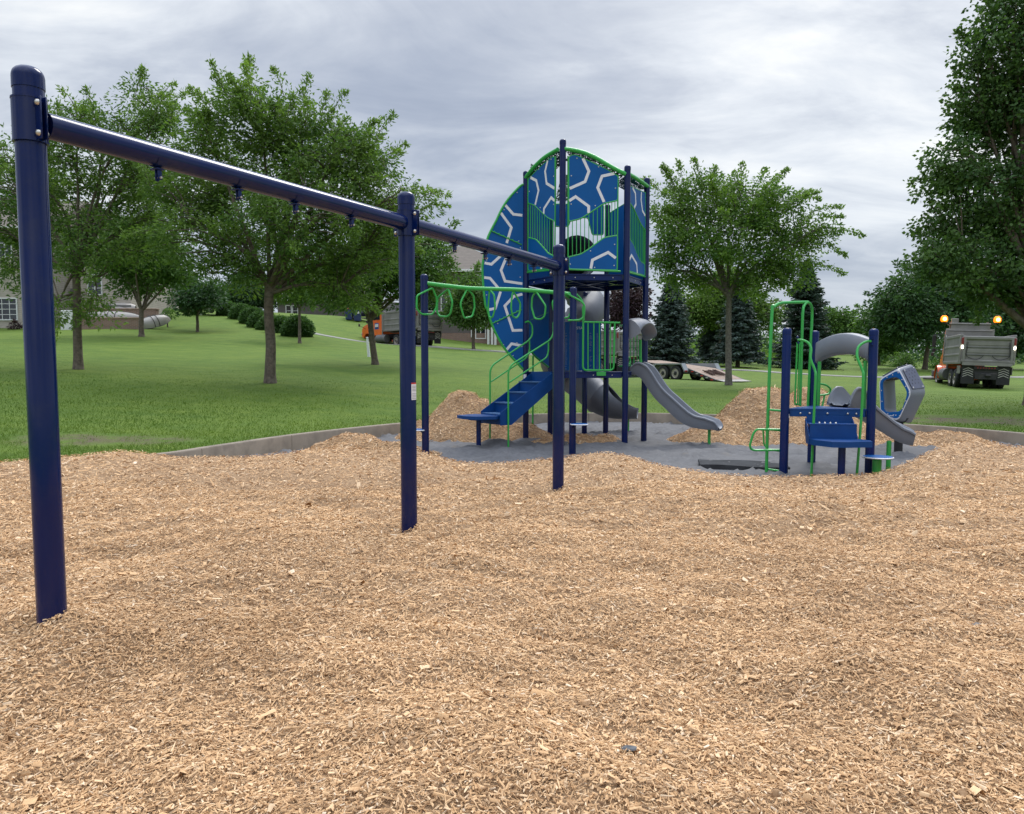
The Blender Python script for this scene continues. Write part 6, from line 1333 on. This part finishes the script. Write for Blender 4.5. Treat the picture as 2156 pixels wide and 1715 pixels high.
# --- spruces
def spruce(label, base, top, hw, Y, mat, seed, low=.06, group='spruces behind the lawn'):
    rng = np.random.default_rng(seed); b = at(base[0], base[1], Y); bz = G(b[0], Y); H = float(at(top[0], top[1], Y)[2]) - bz; Rm = hw * Y / F_PX; root = thing('spruce', label, 'spruce tree', (float(b[0]), Y, bz), 0, group)
    mb = MB(); o = np.array((b[0], Y, bz)); mb.tube([o - (0, 0, .3), o + (0, 0, H * .3), o + (0, 0, H * .97)], [.2, .14, .02], 8); VV = []; TT = []; h = low
    while h < .99:
        R = Rm * (1 - h) ** .82 * rng.uniform(.8, 1.1) + .08; nb = int(rng.integers(7, 11)); a0 = rng.uniform(0, 6.28)
        for j in range(nb):
            a = a0 + j * 6.283 / nb + rng.normal(0, .18); Rb = R * rng.uniform(.72, 1.12); d = np.array((math.cos(a), math.sin(a), 0)); sd = np.array((-d[1], d[0], 0)); p0 = o + (0, 0, H * h)
            t = np.linspace(.08, 1, max(5, int(Rb / .13))); drp = (-.38 * t + .22 * t ** 2.5) * Rb * (1 - .5 * h); pts = p0 + d * (t * Rb)[:, None] + np.column_stack([0 * t, 0 * t, drp])
            mb.tube([p0, pts[len(t) // 2], pts[-1]], [.03, .02, .008], 4, cap=False); ti0 = rng.uniform(.05, .6)
            for s in (-1, 1):
                for rep in range(2):
                    k = len(t); w = (.10 + .26 * np.sin(np.pi * np.clip(t, 0, .93)) ** .7) * min(1, Rb / 1.2 + .25); T = d * .75 + sd * s * rng.uniform(.5, 1.0, k)[:, None] + np.column_stack([0 * t, 0 * t, rng.uniform(-.55, .05, k)]) + rng.normal(0, .15, (k, 3))
                    VV.append(leaf_quads(pts + rng.normal(0, .03, (k, 3)), T, w * rng.uniform(.8, 1.6, k) + .1, .10 + .05 * rng.random(k), rng)); TT.append(ti0 + rng.uniform(0, .4, k))
        h += .022 * rng.uniform(.8, 1.25) * (9 / max(H, 5)) ** .5
    V = np.concatenate(VV); mb.build('trunk', M['bark'], root); make_crown('crown', root, V, np.clip(np.concatenate(TT), 0, 1), L_[mat])
spruce('blue grey spruce right of the play tower behind the trailer', (1412, 766), (1412, 575), 62, 62, 'spruce', 61, .03)
spruce('spruce with a visible bare trunk behind the vase shaped tree', (1553, 771), (1556, 585), 66, 62, 'spruce', 62, .12)
spruce('dark spruce behind the arched green ladder of the small structure', (1694, 776), (1695, 545), 82, 65, 'spruce2', 63, .04)
spruce('blue grey spruce partly hidden left of the bare trunked spruce', (1500, 762), (1500, 640), 40, 74, 'spruce', 64, .1)
# --- far woods and tall meadow grass, one mass each
def woods(name, spans, mat, leaf, n, seed, lab=None):
    rng = np.random.default_rng(seed); VV = []; TT = []
    for x0, x1, yt, yb, Y0, Y1 in spans:
        k = n; cx_ = rng.uniform(x0, x1, k); Yc = rng.uniform(Y0, Y1, k); top = yt + (vnoise(cx_ * .02 + seed, Yc * .05, seed) + .2) * (yb - yt) * .5; cy_ = top + (yb - top) * rng.random(k) ** .8
        C = np.array([at(a, b, c) for a, b, c in zip(cx_, cy_, Yc)]); idx = np.repeat(np.arange(k), 26); P = C[idx] + rng.normal(size=(len(idx), 3)) * 1.0; ct = rng.uniform(0, .6, k)
        VV.append(leaf_quads(P, unit(len(P), rng), leaf * rng.uniform(.6, 1.4, len(P)), leaf * .55 * rng.uniform(.6, 1.4, len(P)), rng)); TT.append(ct[idx] + rng.uniform(0, .4, len(P)))
    tag(make_crown(name, None, np.concatenate(VV), np.clip(np.concatenate(TT), 0, 1), L_[mat]), kind='stuff')
woods('far_woods', [(1820, 2500, 690, 775, 95, 115), (1350, 1720, 705, 758, 120, 140), (1700, 1840, 715, 755, 150, 170), (-700, -120, 560, 690, 90, 110)], 'dark', .55, 480, 70)
woods('meadow_grass', [(1380, 1720, 738, 768, 84, 92)], 'locust', .4, 260, 71)
# ============================================================ sky, sun, camera
w = bpy.data.worlds.new('World'); SC.world = w; w.use_nodes = True; nt = w.node_tree; bg = nt.nodes['Background']
SUN_EL, SUN_AZ = R_(52), R_(25)
sky = N(nt, 'ShaderNodeTexSky'); sky.sky_type = 'NISHITA'; sky.sun_disc = False; sky.sun_elevation = SUN_EL; sky.sun_rotation = SUN_AZ; sky.air_density = 1.2; sky.dust_density = 2.0
tc = N(nt, 'ShaderNodeTexCoord').outputs['Generated']; sp = N(nt, 'ShaderNodeSeparateXYZ'); nt.links.new(tc, sp.inputs[0])
def math_(op, a, b=None, c=None):
    n = N(nt, 'ShaderNodeMath', operation=op)
    for i, v in enumerate((a, b, c)):
        if v is None: continue
        if hasattr(v, 'is_linked'): nt.links.new(v, n.inputs[i])
        else: n.inputs[i].default_value = v
    return n.outputs[0]
zc = math_('MAXIMUM', sp.outputs[2], 0.0); den = math_('ADD', zc, .19)
cb = N(nt, 'ShaderNodeCombineXYZ'); nt.links.new(math_('DIVIDE', sp.outputs[0], den), cb.inputs[0]); nt.links.new(math_('DIVIDE', sp.outputs[1], den), cb.inputs[1])
mp = N(nt, 'ShaderNodeMapping'); mp.inputs['Rotation'].default_value = (0, 0, R_(-14)); mp.inputs['Scale'].default_value = (.50, .98, 1); mp.inputs['Location'].default_value = (3.7, 1.9, 0); nt.links.new(cb.outputs[0], mp.inputs[0])
n1 = noise(nt, mp.outputs[0], 1.0, 8, .55, .35); n2 = noise(nt, mp.outputs[0], 3.1, 7, .6, .6)
n3 = noise(nt, mp.outputs[0], .45, 3, .5, .2); f = math_('ADD', math_('ADD', math_('MULTIPLY', n1, .5), math_('MULTIPLY', n2, .24)), math_('MULTIPLY', n3, .26))
sdot = N(nt, 'ShaderNodeVectorMath', operation='DOT_PRODUCT'); nt.links.new(tc, sdot.inputs[0]); sdot.inputs[1].default_value = (math.sin(R_(17)) * math.cos(R_(24)), math.cos(R_(17)) * math.cos(R_(24)), math.sin(R_(24)))
f = math_('ADD', f, math_('MULTIPLY', math_('POWER', math_('MAXIMUM', sdot.outputs['Value'], 0.0), 40.0), .06))
CL = ramp(nt, f, [(.41, (.285, .335, .445)), (.47, (.385, .435, .54)), (.525, (.54, .585, .67)), (.575, (.76, .80, .855)), (.63, (1.0, 1.01, 1.0))])
hz = math_('POWER', math_('SUBTRACT', 1.0, zc), 7.0); CL = mix(nt, math_('MULTIPLY', hz, .55), CL, (.60, .69, .80))
lift = math_('ADD', .95, math_('MULTIPLY', math_('MAXIMUM', math_('SUBTRACT', zc, .42), 0.0), 6.0))
vm = N(nt, 'ShaderNodeVectorMath', operation='SCALE'); nt.links.new(CL, vm.inputs[0]); nt.links.new(math_('MULTIPLY', lift, 10.0), vm.inputs['Scale'])
fin = mix(nt, .90, sky.outputs[0], vm.outputs[0]); nt.links.new(fin, bg.inputs['Color']); bg.inputs['Strength'].default_value = .1
sd = bpy.data.lights.new('sun', 'SUN'); sd.energy = 2.0; sd.angle = R_(25); sd.color = (1, .965, .9); so = bpy.data.objects.new('sun', sd); COL.objects.link(so)
so.rotation_euler = Vector((math.sin(SUN_AZ) * math.cos(SUN_EL), math.cos(SUN_AZ) * math.cos(SUN_EL), math.sin(SUN_EL))).to_track_quat('Z', 'Y').to_euler()
cd = bpy.data.cameras.new('camera'); cam = bpy.data.objects.new('camera', cd); COL.objects.link(cam); SC.camera = cam
cam.location = tuple(CAMP); cam.rotation_euler = (R_(90) - PITCH, 0, 0); cd.sensor_fit = 'HORIZONTAL'; cd.sensor_width = 36; cd.lens = F_PX / 2156 * 36; cd.shift_y = (CY - 857.5) / 2156; cd.clip_start = .05; cd.clip_end = 5000
vs = SC.view_settings; vs.view_transform = 'Standard'; vs.look = 'None'; vs.exposure = 0.2; vs.gamma = 1; vs.use_curve_mapping = False
try: SC.cycles.use_denoising = True; SC.cycles.max_bounces = 8; SC.cycles.transparent_max_bounces = 16
except Exception: pass
